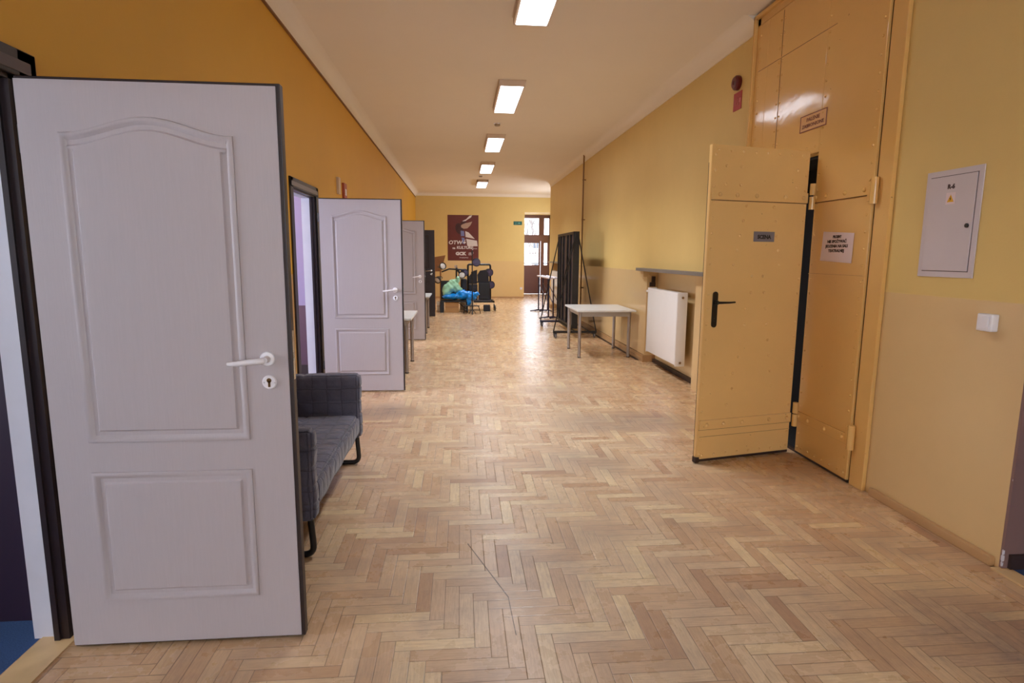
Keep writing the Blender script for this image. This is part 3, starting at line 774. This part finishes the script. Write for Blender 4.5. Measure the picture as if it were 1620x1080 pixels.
def detector():
    r = thing('smoke_detector', '', 'smoke detector', (0, 0, ZC), 0, 'ceiling smoke detectors')
    b = BM(); lathe(b, [(0, 0), (.055, 0), (.055, -.012), (.05, -.015)], seg=24); obj('base', b, whiteP, r, True)
    b = BM(); lathe(b, [(.045, -.012), (.045, -.03), (.036, -.042), (.0, -.046)], seg=24); obj('sensor_head', b, mat('greyish_plastic', (176, 160, 140), .5), r, True)
    return r
sd = detector(); sd.location = (.59, 9.65, ZC); sd['label'] = 'round smoke detector between the second and third ceiling lights'
dup(sd, (.54, 15.85, ZC), 0, 'small smoke detector between the two farthest ceiling lights')

# ------------------------------------------------------------------ grey quilted two-seat sofa
def quilted(b, x0, x1, y0, y1, z0, z1, nx_, ny_, nz_, puff=.006, rnd=.03):
    """rounded box with stitched squares: subdivided cube, rounded and dented along seams"""
    tmp = BM(); bmesh.ops.create_cube(tmp, size=1); 
    bmesh.ops.subdivide_edges(tmp, edges=tmp.edges, cuts=39, use_grid_fill=True)
    sx, sy, sz = x1-x0, y1-y0, z1-z0
    mp = {}
    for v in tmp.verts:
        c = Vector((v.co.x*sx, v.co.y*sy, v.co.z*sz)); hx, hy, hz = sx/2, sy/2, sz/2; r = min(rnd, hx*.98, hy*.98, hz*.98)
        q = Vector((max(-hx+r, min(hx-r, c.x)), max(-hy+r, min(hy-r, c.y)), max(-hz+r, min(hz-r, c.z))))
        d = c-q; nrm_ = d.normalized() if d.length > 1e-6 else Vector((0, 0, 0)); p = q+nrm_*r if d.length > 1e-6 else c
        # seam pattern
        def tri(t, n): f = (t*n) % 1; return min(f, 1-f)*2
        ts = []
        if abs(nrm_.x) < .75: ts.append(tri(v.co.x+.5, nx_))
        if abs(nrm_.y) < .75: ts.append(tri(v.co.y+.5, ny_))
        if abs(nrm_.z) < .75: ts.append(tri(v.co.z+.5, nz_))
        s_ = min(ts) if ts else 1
        p += nrm_*puff*(min(1, s_*6)**.6-1)
        p += nrm_*.003*math.sin(c.y*17+c.z*23+c.x*11)
        mp[v] = b.verts.new(p+Vector(((x0+x1)/2, (y0+y1)/2, (z0+z1)/2)))
    for f in tmp.faces: b.faces.new([mp[v] for v in f.verts])
    tmp.free()
so_ = thing('sofa', 'dark grey quilted two-seat sofa on black tube legs against the left wall', 'sofa', (-1.08, 3.42, 0)); no = so_.location.copy()
X0, X1, Y0, Y1 = -1.455, -.70, 2.72, 4.12
b = BM(); quilted(b, X0+.05, X1, Y0+.09, Y1-.09, .22, .375, 6, 9, 1, .007, .045); seat = obj('seat', b, quilt, so_, True, off=no)
for (a, c) in ((Y0, Y0+.10), (Y1-.10, Y1)):
    b = BM(); quilted(b, X0, X1+.005, a, c, .195, .655, 6, 1, 5, .006, .035); obj('armrest', b, quilt, so_, True, off=no)
b = BM(); quilted(b, X0, X0+.13, Y0+.05, Y1-.05, .25, .70, 1, 9, 5, .006, .035); obj('backrest', b, quilt, so_, True, off=no)
for y in (Y0+.05, Y1-.05):
    b = BM(); tube(b, bend([(X1-.035, y, .24), (X1-.02, y, .016), (X0+.06, y, .016), (X0+.07, y, .24)], .05, 6), .0155, 10); obj('leg_frame', b, black, so_, True, off=no)

# ------------------------------------------------------------------ tables
def table(loc, label, W_, D_, H_, rotz=0):
    r = thing('table', label, 'table', loc, rotz, 'white laminate tables along the corridor walls')
    b = BM(); bx(b, 0, W_, 0, D_, H_-.025, H_, .004); obj('tabletop', b, table_top_m, r)
    b = BM(); i_ = .06
    for q in ((i_, W_-i_, i_, i_+.018), (i_, W_-i_, D_-i_-.018, D_-i_), (i_, i_+.018, i_, D_-i_), (W_-i_-.018, W_-i_, i_, D_-i_)): bx(b, *q, H_-.095, H_-.025)
    obj('apron', b, apron_m, r)
    for (x, y) in ((.055, .10), (W_-.075, .10), (.055, D_-.10), (W_-.075, D_-.10)):
        b = BM(); cyl(b, (x, y, .012), (x, y, H_-.025), .024, seg=16); l = obj('leg', b, chromeT, r, True)
        b = BM(); cyl(b, (x, y, 0), (x, y, .014), .026, seg=16); obj('foot', b, black, l, True)
    return r
t1 = table((1.665, 8.24, 0), 'small white table with grey metal legs standing on the right below the black board', .86, 1.04, .70)
dup(t1, (-1.46, 7.21, 0), 0, 'white table half hidden behind the second white door', None)
dup(t1, (-1.44, 11.0, 0), 0, 'white table mostly hidden behind the third white door, only its corner showing', None)

# ------------------------------------------------------------------ black folding board on a wheeled A-frame stand
bd = thing('mobile_board', 'tall black panel board upright on a wheeled A-frame stand behind the white table', 'board', (2.06, 11.2, 0)); no = bd.location.copy()
ZB0, ZB1, YA, YB = .16, 1.90, 10.45, 12.15
b = BM()
bx(b, 2.005, 2.115, YA, YA+.05, ZB0, ZB1, .004); bx(b, 2.005, 2.115, YB-.05, YB, ZB0, ZB1, .004); bx(b, 2.005, 2.115, YA, YB, ZB1-.05, ZB1, .004); bx(b, 2.005, 2.115, YA, YB, ZB0, ZB0+.05, .004)
obj('panel_frame', b, black, bd, off=no)
b = BM(); bx(b, 2.03, 2.05, YA+.04, YB-.04, ZB0+.04, ZB1-.04); bx(b, 2.07, 2.09, YA+.04, YB-.04, ZB0+.04, ZB1-.04); obj('panel', b, screen_face, bd, off=no)
b = BM()
for y in (YA+.30, YA+.62, YA+1.05, YA+1.38): bx(b, 2.0, 2.03, y, y+.06, ZB0+.04, ZB1-.04, .003)
obj('rib', b, black, bd, off=no)
for y in (YA-.03, YB+.03):
    b = BM(); bx(b, 1.66, 2.46, y-.025, y+.025, .085, .125, .004); bar = obj('base_bar', b, navy if y > 12 else black, bd, off=no)
    for s in (-1, 1):
        b = BM(); tube(b, [(2.06+s*.02, y, 1.86), (2.06+s*.39, y, .12)], .011, 8); obj('brace', b, black, bd, True, off=no)
        for dy in (-.07, .07) if s < 0 else (0,):
            b = BM(); x = 2.06+s*.36
            cyl(b, (x-.012, y+dy, .038), (x+.012, y+dy, .038), .037, seg=18); cs = obj('caster', b, rubber, bd, True, off=no)
            b = BM(); bx(b, x-.02, x-.014, y+dy-.015, y+dy+.015, .03, .088); bx(b, x+.014, x+.02, y+dy-.015, y+dy+.015, .03, .088); bx(b, x-.02, x+.02, y+dy-.015, y+dy+.015, .078, .09); obj('fork', b, black, cs, off=no)
b = BM(); tube(b, [(2.06-.03, YA+.02, 1.80), (1.99, YA+.62, 1.2), (1.98, YA+.95, .8)], .009, 8); obj('folding_stay', b, black, bd, True, off=no)
b = BM(); bx(b, 2.04, 2.08, YA, YB, .09, .12); obj('spine', b, black, bd, off=no)

# ------------------------------------------------------------------ portable barres behind the board
def barre(loc, label, length=2.3):
    r = thing('portable_barre', label, 'barre', loc, 0, 'portable barres stacked side by side by the right wall')
    b = BM(); cyl(b, (0, 0, .95), (0, length, .93), .021, seg=14); obj('rail', b, mat('white_barre_rail', (214, 212, 232), .25), r, True)
    for y in (.25, length-.25):
        b = BM(); tube(b, [(0, y, .93), (.0, y, .03)], .017, 10); obj('post', b, navy, r, True)
    for y in (.25, length-.25):
        b = BM(); tube(b, bend([(-.22, y, .014), (-.18, y, .02), (0, y, .045), (.08, y, .02), (.12, y, .014)], .03, 3), .014, 8); obj('foot', b, navy, r, True)
    b = BM(); tube(b, [(0, .25, .35), (0, length-.25, .75)], .011, 8); obj('cross_brace', b, navy, r, True)
    return r
br = barre((2.06, 13.4, 0), 'portable barre nearest the walkway behind the black board')
dup(br, (2.18, 13.46, 0), 0, 'middle of the three portable barres behind the black board')
dup(br, (2.30, 13.36, 0), 0, 'portable barre closest to the wall behind the black board')

# ------------------------------------------------------------------ end wall: poster, exit sign, entrance
px0, px1, pz0, pz1 = -.43, .62, 1.28, 2.81; PY = YE-.004
po = thing('poster', 'maroon poster with white lettering and a cup over window shapes on the end wall', 'poster', ((px0+px1)/2, PY, pz0)); no = po.location.copy()
b = BM(); bx(b, px0, px1, PY-.002, PY+.003, pz0, pz1); obj('sheet', b, poster_m, po, off=no)
def flat(name, poly, m, k, lab=None):
    b = BM(); prism(b, [(x, z) for x, z in poly], .0012, on_front(0, PY-.002-k*.0012, 0)); obj(name, b, m, po, off=no)
def pp(u_, v_): return (px0+(px1-px0)*u_, pz1-(pz1-pz0)*v_)
def ell(cx_, cz_, rx, rz, rot=0, n=20):
    out = []
    for k in range(n):
        a = 2*PI*k/n; x = rx*math.cos(a); z = rz*math.sin(a); out.append((cx_+x*math.cos(rot)-z*math.sin(rot), cz_+x*math.sin(rot)+z*math.cos(rot)))
    return out
flat('shadow_shape', ell(*pp(.38, .30), .13, .19, .3), poster_dark, 0)
flat('cup', [pp(*q) for q in ((.43, .23), (.52, .18), (.64, .17), (.80, .14), (.74, .22), (.64, .29), (.52, .30), (.44, .27))], poster_tan, 1)
flat('cup_rim', [pp(*q) for q in ((.44, .15), (.56, .13), (.62, .16), (.56, .18), (.46, .21), (.41, .2))], poster_dark, 2)
flat('steam_swoosh', [pp(*q) for q in ((.48, .13), (.60, .09), (.70, .02), (.79, .0), (.76, .05), (.66, .09), (.58, .13), (.50, .14))], poster_white, 2)
flat('window_pane', [pp(*q) for q in ((.42, .34), (.53, .35), (.54, .46), (.43, .46))], poster_blue, 1)
flat('window_pane', [pp(*q) for q in ((.57, .35), (.68, .38), (.88, .52), (.58, .48))], poster_white, 1)
flat('window_pane', [pp(*q) for q in ((.45, .49), (.54, .50), (.56, .64), (.47, .62))], poster_blue, 1)
flat('window_pane', [pp(*q) for q in ((.60, .52), (.95, .56), (.97, .68), (.64, .68))], poster_white, 1)
def ptext(s, u_, v_, size, m=poster_white, bold=.004, sx=1, shear=0, k=3):
    x, z = pp(u_, v_); mt = on_front(x, PY-.002-k*.0012, z); mt.translation -= no
    text('lettering', s, size, mt, m, po, extr=.0004, bold=bold, sx=sx, shear=shear)
ptext('OTWÓRZ', .43, .605, .17, bold=.006, sx=1.1, shear=.15)
ptext('na', .20, .725, .10, bold=.005); ptext('KULTURĘ…', .62, .715, .13, bold=.005, shear=.1)
ptext('GCK', .42, .85, .14, bold=.010, sx=1.15)
ptext('GORLICKIE', .76, .83, .033, bold=.001); ptext('CENTRUM', .745, .852, .033, bold=.001); ptext('KULTURY', .74, .874, .033, bold=.001)
ptext('www.gck.gorlice.pl', .52, .935, .04, bold=.001)

es = thing('exit_sign', 'small green emergency exit sign on the end wall left of the entrance doorway', 'sign', (1.96, YE, 2.56)); no = es.location.copy()
b = BM(); bx(b, 1.82, 2.11, YE-.012, YE-.001, 2.50, 2.62, .002); obj('plate', b, green_sign, es, off=no)
b = BM(); mt = on_front(1.9, YE-.013, 2.56)
ball(b, (1.90, YE-.013, 2.597), .009, 1, .2, 1, 1); tube(b, [(1.905, YE-.013, 2.585), (1.895, YE-.013, 2.555), (1.88, YE-.013, 2.525)], .004, 5); tube(b, [(1.895, YE-.013, 2.555), (1.912, YE-.013, 2.54), (1.908, YE-.013, 2.52)], .004, 5)
prism(b, [(.06, -.012), (.12, -.012), (.12, -.03), (.16, 0), (.12, .03), (.12, .012), (.06, .012)], .001, mt)
obj('symbol', b, mat('pale_green_print', (120, 190, 170), .5), es, off=no)
b = BM(); bx(b, 2.06, 2.14, YE-.012, YE, .29, .37, .003); tag(obj('wall_socket', b, whiteP), 'small pale wall socket low on the end wall beside the entrance opening', 'socket')

# entrance door with transom (window_1 / door_6)
en = thing('door_6', 'brown glazed entrance door with a transom light beyond the end opening', 'door', (2.2, 22.6, 0), 0, None, 'structure'); no = en.location.copy()
b = BM(); ys = (22.58, 22.66)
for q in ((2.2, 3.45, 2.87, 2.99), (2.2, 3.45, 2.02, 2.25), (2.2, 2.27, 0, 2.99), (3.38, 3.45, 0, 2.99)): bx(b, q[0], q[1], *ys, q[2], q[3], .004)
bx(b, 2.99, 3.19, *ys, 2.25, 2.87, .004); obj('door_frame', b, brownframe, en, off=no)
for (a, c, st) in ((2.28, 3.055, 0), (3.065, 3.38, 1)):
    w0 = 2.99-.0 if not st else 3.19
    b = BM(); 
    if not st:
        bx(b, a, a+.06, 22.57, 22.61, .01, 2.02, .003); bx(b, 2.985, c, 22.57, 22.61, .01, 2.02, .003); g0, g1 = a+.06, 2.985
    else:
        bx(b, a, 3.19, 22.57, 22.61, .01, 2.02, .003); bx(b, 3.32, c, 22.57, 22.61, .01, 2.02, .003); g0, g1 = 3.19, 3.32
    bx(b, g0, g1, 22.575, 22.605, .01, 1.10); bx(b, g0, g1, 22.57, 22.61, 1.94, 2.02); bx(b, g0, g1, 22.575, 22.605, 1.55, 1.57)
    lf = obj('door_leaf', b, brownframe, en, off=no)
    b = BM(); bx(b, g0, g1, 22.588, 22.592, 1.10, 1.94); obj('glass_pane', b, glassM, lf, off=no)
    b = BM(); bx(b, g0-.02, g1+.02, 22.54, 22.555, 1.16, 1.19); obj('push_bar', b, navy, lf, off=no)
b = BM(); bx(b, 2.27, 2.99, 22.615, 22.62, 2.25, 2.87); bx(b, 3.19, 3.38, 22.615, 22.62, 2.25, 2.87); obj('transom_glass', b, glassM, en, off=no)
# outside
b = BM(); bx(b, -40, 60, 23.2, 90, -1.2, -1.0); struct('ground_outside', b, pave)
bl = thing('neighbouring_building', 'pale washed-out building with small dark windows seen through the entrance door glass', 'building', (8, 60, -1)); no = bl.location.copy()
b = BM(); bx(b, -6, 24, 60, 70, -1, 9); obj('wall', b, facade_m, bl, off=no)
for x in (5.4, 7.4, 9.4):
    for z in (.4, 2.2):
        b = BM(); bx(b, x, x+.5, 59.95, 60, z, z+.8); obj('window', b, dark_glass, bl, off=no)
b = BM(); random.seed(3)
def branch(p, d, l, r, dep):
    q = p+d*l; cyl(b, p, q, r, r*.7, 6)
    if dep:
        for k in range(3):
            nd = (d+Vector((random.uniform(-.6, .6), random.uniform(-.3, .3), random.uniform(-.1, .5)))).normalized(); branch(q, nd, l*.72, r*.6, dep-1)
branch(Vector((4.6, 38, -1)), Vector((.05, 0, 1)), 1.7, .10, 4)
tag(obj('bare_tree', b, bark), 'bare thin tree outside, seen through the entrance door glass', 'tree')

# ------------------------------------------------------------------ small signs above the second door
b = BM(); bx(b, XL, XL+.03, 7.5, 7.62, 2.20, 2.40, .003); sgn = tag(obj('wall_sign', b, mat('faded_white_sign', (206, 180, 150), .5)), 'small whitish sign on the ochre wall just above the second white door', 'sign')
rs = thing('fire_sign', 'small red fire safety sign on the ochre wall above the second white door', 'sign', (XL, 7.93, 2.27)); no = rs.location.copy()
b = BM(); bx(b, XL, XL+.03, 7.84, 8.02, 2.18, 2.37, .002); obj('plate', b, mat('faded_red_sign', (164, 70, 40), .5), rs, off=no)
b = BM(); bx(b, XL+.03, XL+.032, 7.90, 7.98, 2.22, 2.30); obj('symbol', b, poster_white, rs, off=no)

# ------------------------------------------------------------------ the stored things at the end of the corridor
PYY = 15.3
# leaning wooden board
b = BM(); v = [(-.74, 1.02), (-.52, 1.03), (-.40, 1.46), (-.74, 1.40)]
prism(b, v, .03, on_front(0, 16.05, 0)); bx(b, -.72, -.68, 16.04, 16.08, 0, 1.04); bx(b, -.56, -.52, 16.04, 16.08, 0, 1.04)
tag(obj('wooden_lectern', b, wood_panel), 'brown wooden board stand rising behind the dark door beside the lamps', 'stand')
# black bench under the sacks
bn = thing('bench', 'black bench carrying the blue and green sacks beside the dark door', 'bench', (-.2, 15.3, 0)); no = bn.location.copy()
b = BM(); bx(b, -.64, .08, 15.1, 15.56, .27, .31, .008); obj('seat', b, black, bn, off=no)
b = BM(); bx(b, -.64, -.25, 15.56, 15.60, .31, .80, .02); obj('backrest', b, black, bn, off=no)
for (x, y) in ((-.60, 15.14), (.06, 15.14), (-.60, 15.52), (.06, 15.52)):
    b = BM(); bx(b, x-.045 if x < 0 else x-.02, x+.045 if x < 0 else x+.01, y-.03, y+.03, 0, .27); obj('leg', b, black, bn, off=no)
bn.location.x += .12
# boxes under and beside
def carton(name, x0, x1, y0, y1, z0, z1, m, label):
    r = thing(name, label, 'box', ((x0+x1)/2, (y0+y1)/2, z0)); no = r.location.copy()
    b = BM(); bx(b, x0, x1, y0, y1, z0, z1, .003); obj('body', b, m, r, off=no)
    b = BM(); bx(b, x0-.002, x1+.002, y0-.003, y1, z1*.52+z0*.48, z1*.52+z0*.48+.02); bx(b, (x0+x1)/2-.02, (x0+x1)/2+.02, y0-.002, y1+.002, z1-.001, z1+.002); obj('tape', b, mat('packing_tape', (170, 120, 76), .4), r, off=no)
    return r
carton('cardboard_box', -.40, -.05, 15.12, 15.5, 0, .262, cardboard, 'brown cardboard box under the black bench')
carton('cardboard_box', .235, .33, 15.05, 15.4, 0, .30, cardboard_pale, 'narrow pale box between the bench and the mic stand')
carton('cardboard_box', -.62, -.54, 15.35, 15.6, 0, .27, cardboard_pale, 'narrow pale box between the dark door and the bench')
# sacks
def sack(name, pts, m, label, cat='sack', sub=3):
    b = BM(); random.seed(len(name)+int(abs(pts[0][0])*100))
    me = bpy.data.metaballs.new('tmp'); me.resolution = .03; me.threshold = .3
    mo = bpy.data.objects.new('tmp', me); C.objects.link(mo)
    for (x, y, z, sx, sy, sz) in pts:
        e = me.elements.new(type='ELLIPSOID'); e.co = (x, y, z); e.size_x, e.size_y, e.size_z = sx, sy, sz; e.radius = 1.0
    dg = bpy.context.evaluated_depsgraph_get(); ms = bpy.data.meshes.new_from_object(mo.evaluated_get(dg))
    bpy.data.objects.remove(mo); bpy.data.metaballs.remove(me)
    b.from_mesh(ms); bpy.data.meshes.remove(ms)
    for v_ in b.verts:
        c = v_.co; n_ = v_.normal if v_.normal.length else Vector((0, 0, 1))
        w_ = abs(math.sin(c.x*23+c.z*19+2*math.sin(c.z*9+c.x*5)))*.7+math.sin(c.z*37-c.x*29+c.y*15)*.4
        v_.co = c+n_*(w_-.3)*.03
    o = obj(name, b, m, smooth=True); return tag(o, label, cat)
sack('blue_sack', [(.02, 15.24, .41, .40, .24, .11), (.22, 15.2, .45, .26, .18, .13), (.36, 15.16, .47, .2, .12, .08), (-.25, 15.25, .40, .32, .2, .09), (.05, 15.2, .49, .24, .16, .12), (.21, 15.06, .30, .08, .06, .2), (.30, 15.14, .40, .16, .12, .12)], blue_bag, 'bright blue plastic sack slumped on the front of the black bench')
sack('green_sack', [(-.30, 15.38, .62, .22, .16, .20), (-.20, 15.4, .74, .18, .14, .16), (-.36, 15.36, .50, .17, .14, .14), (-.10, 15.38, .62, .13, .13, .17), (-.06, 15.36, .84, .07, .06, .11), (-.04, 15.4, .55, .14, .12, .1)], green_bag, 'mint green plastic sack piled above the blue sack')
b = BM()
for k in range(5): bx(b, -.01+.01*(k % 2), .135-.008*(k % 3), 15.84, 16.0, .54+.066*k, .60+.066*k, .014)
tag(obj('folded_cloths', b, pale_fabric), 'stack of folded cream cloths behind the green sack', 'cloth')
b = BM(); bx(b, -.02, .135, 15.84, 16.0, 0, .535, .01); tag(obj('storage_crate', b, cardboard_pale), 'pale carton carrying the folded cream cloths behind the bench', 'box')
# lamps on a stand
def lamp(name, loc, aim, label, size=.085):
    r = thing(name, label, 'stage lamp', loc, 0, 'small stage lamps on the stand')
    q = Vector(aim).to_track_quat('Z', 'Y').to_matrix().to_4x4()
    b = BM(); s = size; lathe(b, [(0, -s*1.5), (s*.6, -s*1.4), (s*.95, -s*.6), (s*1.05, .0), (s*1.12, .02), (s*.95, .02), (s*.9, -.01)], q, 20); obj('housing', b, black, r, True)
    b = BM(); lathe(b, [(s*.92, 0), (s*.6, .012), (0, .02)], q, 20); obj('lens', b, mat('white_lamp_lens', (220, 214, 208), .3), r, True)
    b = BM(); tube(b, [q @ Vector((s*1.15*math.cos(a), .0, -.08+s*1.15*math.sin(a)*-1)) for a in [PI*k/8 for k in range(9)]], .008, 6); obj('yoke', b, black, r, True)
    return r
lamp('stage_lamp', (-.46, 15.5, 1.18), (.6, -1, .25), 'upper left black stage lamp with white lens beside the wooden board')
lamp('stage_lamp', (.04, 15.5, .95), (-.2, -1, .25), 'right black stage lamp with white lens above the green sack')
lamp('stage_lamp', (-.60, 15.40, .82), (-.6, -1, -.6), 'lowest black stage lamp turned down beside the dark door')
st = thing('lamp_stand', 'black stand with a cross bar holding the small stage lamps', 'stand', (-.1, 15.66, 0)); no = st.location.copy()
b = BM(); tube(b, [(-.11, 15.8, 0), (-.11, 15.8, 1.2)], .022, 8); obj('pole', b, black, st, True, off=no)
b = BM(); tube(b, [(-.5, 15.78, 1.02), (-.30, 15.78, 1.10), (.1, 15.78, 1.08)], .02, 8); tube(b, [(-.11, 15.8, 1.12), (.05, 15.78, .9)], .03, 8); obj('cross_bar', b, black, st, True, off=no)
b = BM()
for a in (0, 2.1, 4.2): tube(b, [(-.11, 15.8, .25), (-.11+.28*math.cos(a), 15.8+.28*math.sin(a), .012)], .012, 6)
obj('tripod_base', b, black, st, True, off=no)
b = BM(); bx(b, -.16, -.10, 15.74, 15.80, 1.13, 1.2, .01); obj('clamp', b, poster_tan, st, off=no)
# equipment trolley
tr = thing('equipment_trolley', 'black wheeled trolley frame loaded with round lamps and dark cases', 'trolley', (.5, 15.9, 0)); no = tr.location.copy()
b = BM()
YT0, YT1 = 15.6, 16.2
for q in ((.14, .90, YT0, YT0+.04, .22, .26), (.14, .90, YT1-.04, YT1, .22, .26), (.14, .18, YT0, YT1, .22, .26), (.86, .90, YT0, YT1, .22, .26)): bx(b, *q)
for (x, y) in ((.14, YT0), (.86, YT0), (.14, YT1-.04), (.86, YT1-.04)):
    if x < .5: bx(b, x, x+.03, y, y+.03, 0.0, .22)
obj('base_frame', b, black, tr, off=no)
b = BM(); tube(b, bend([(.20, 15.9, .26), (.20, 15.9, 1.22), (.80, 15.9, 1.22), (.80, 15.9, .26)], .05), .026, 8); tube(b, [(.2, 15.9, .75), (.8, 15.9, .75)], .018, 8); obj('upright_frame', b, black, tr, True, off=no)
b = BM(); bx(b, .2, .82, 15.62, 16.15, .262, .285); obj('deck', b, mat('grey_edge_deck', (86, 80, 84), .4), tr, off=no)
for (x, y) in ((.92, YT0+.05), (.92, YT1-.05)):
    b = BM(); cyl(b, (x-.015, y, .075), (x+.015, y, .075), .07, seg=20); obj('caster', b, mat('black_caster', (50, 46, 44), .5), tr, True, off=no)
# things on the trolley
def drum(name, c, r_, d, aim, label, m=case_m):
    o_ = thing(name, label, 'stage lamp', c, 0, 'round stage lamps on the trolley')
    q = Vector(aim).to_track_quat('Z', 'Y').to_matrix().to_4x4()
    b = BM(); lathe(b, [(0, -d), (r_*.8, -d), (r_, -d*.7), (r_, 0), (r_*.9, .004), (r_*.88, -.01)], q, 22); obj('housing', b, black, o_, True)
    b = BM(); lathe(b, [(r_*.89, -.008), (r_*.5, -.004), (r_*.25, -.004), (r_*.22, .006), (0, .008)], q, 22); obj('front_plate', b, m, o_, True)
    return o_
drum('round_lamp', (.10, 15.82, 1.00), .105, .16, (-.1, -1, 0), 'round dark lamp hanging at the upper left of the trolley')
drum('round_lamp', (.78, 15.82, 1.01), .105, .16, (.3, -1, 0), 'round dark lamp hanging at the upper right of the trolley')
drum('round_lamp', (.82, 15.80, .68), .105, .16, (.3, -1, 0), 'round dark lamp hanging at the right middle of the trolley')
drum('round_lamp', (.42, 15.84, 1.28), .11, .16, (-.1, -1, .1), 'round dark lamp on top of the trolley frame below the poster')
b = BM(); bx(b, .0, .17, 15.62, 15.8, .28, .84, .04); tag(obj('equipment_case', b, speaker_m), 'dark case hanging at the left side of the trolley', 'case')
cs = thing('loudspeaker', 'black loudspeaker standing on the trolley deck at the right', 'loudspeaker', (.62, 15.8, .287)); no = cs.location.copy()
b = BM(); bx(b, .48, .78, 15.66, 15.86, .287, .74, .015); obj('cabinet', b, speaker_m, cs, off=no)
b = BM(); bx(b, .50, .76, 15.652, 15.662, .42, .72, .004); bx(b, .52, .74, 15.655, 15.661, .31, .35, .003); obj('grille', b, black, cs, off=no)
b = BM(); bx(b, .22, .45, 15.66, 15.86, .287, .70, .02); bx(b, .26, .42, 15.64, 15.66, .33, .62, .01); tag(obj('equipment_case', b, speaker_m), 'dark case standing on the trolley deck at the left behind the microphone stand', 'case')
b = BM(); prism(b, [(.46, .745), (.76, .745), (.74, 1.0), (.66, 1.08), (.52, 1.06), (.45, .95)], .16, on_front(0, 15.86, 0)); prism(b, [(.22, .71), (.44, .71), (.44, 1.08), (.34, 1.05), (.22, .9)], .14, on_front(0, 15.85, 0))
tag(obj('folded_bags', b, mat('black_nylon', (30, 28, 34), .7)), 'black soft bags piled on the cases and loudspeaker on the trolley', 'bag')
b = BM(); bx(b, .60, .78, 15.45, 15.58, 0, .17, .02); tag(obj('amplifier', b, speaker_m), 'small dark box on the floor under the right end of the trolley', 'amplifier')
# microphone stand
ms = thing('microphone_stand', 'thin black microphone stand rising in front of the trolley', 'stand', (.29, 14.66, 0)); no = ms.location.copy()
b = BM(); cyl(b, (.29, 14.66, .0), (.29, 14.66, 1.52), .014, seg=8); obj('pole', b, black, ms, True, off=no)
b = BM(); cyl(b, (.29, 14.66, 1.0), (.29, 14.66, 1.06), .03, seg=10); obj('clutch', b, black, ms, True, off=no)
b = BM(); lathe(b, [(0, 1.5), (.018, 1.5), (.02, 1.56), (0, 1.6)], Matrix.Translation((.29, 14.66, 0)), 10); obj('mount', b, black, ms, True, off=no)
b = BM()
for a in (.5, 2.6, 4.7): tube(b, [(.29, 14.66, .14), (.29+.1*math.cos(a), 14.66+.1*math.sin(a), .008)], .007, 6)
obj('tripod_base', b, black, ms, True, off=no)
# low rack / stool frame in front
lr = thing('footstool_frame', 'low black wire frame on the floor in front of the trolley', 'frame', (.28, 15.0, 0)); no = lr.location.copy()
b = BM()
for y in (14.78, 14.93): tube(b, bend([(.08, y, .01), (.10, y, .2), (.45, y, .2), (.5, y, .01)], .04), .011, 6)
for z in (.10, .2): tube(b, [(.09, 14.78, z), (.09, 14.93, z)], .009, 6); tube(b, [(.47, 14.78, z), (.47, 14.93, z)], .009, 6); tube(b, [(.09, 14.78, z), (.47, 14.78, z)], .009, 6)
obj('wire_frame', b, black, lr, True, off=no)
b = BM(); bx(b, .11, .45, 14.79, 14.92, .197, .21); obj('top', b, black, lr, off=no)
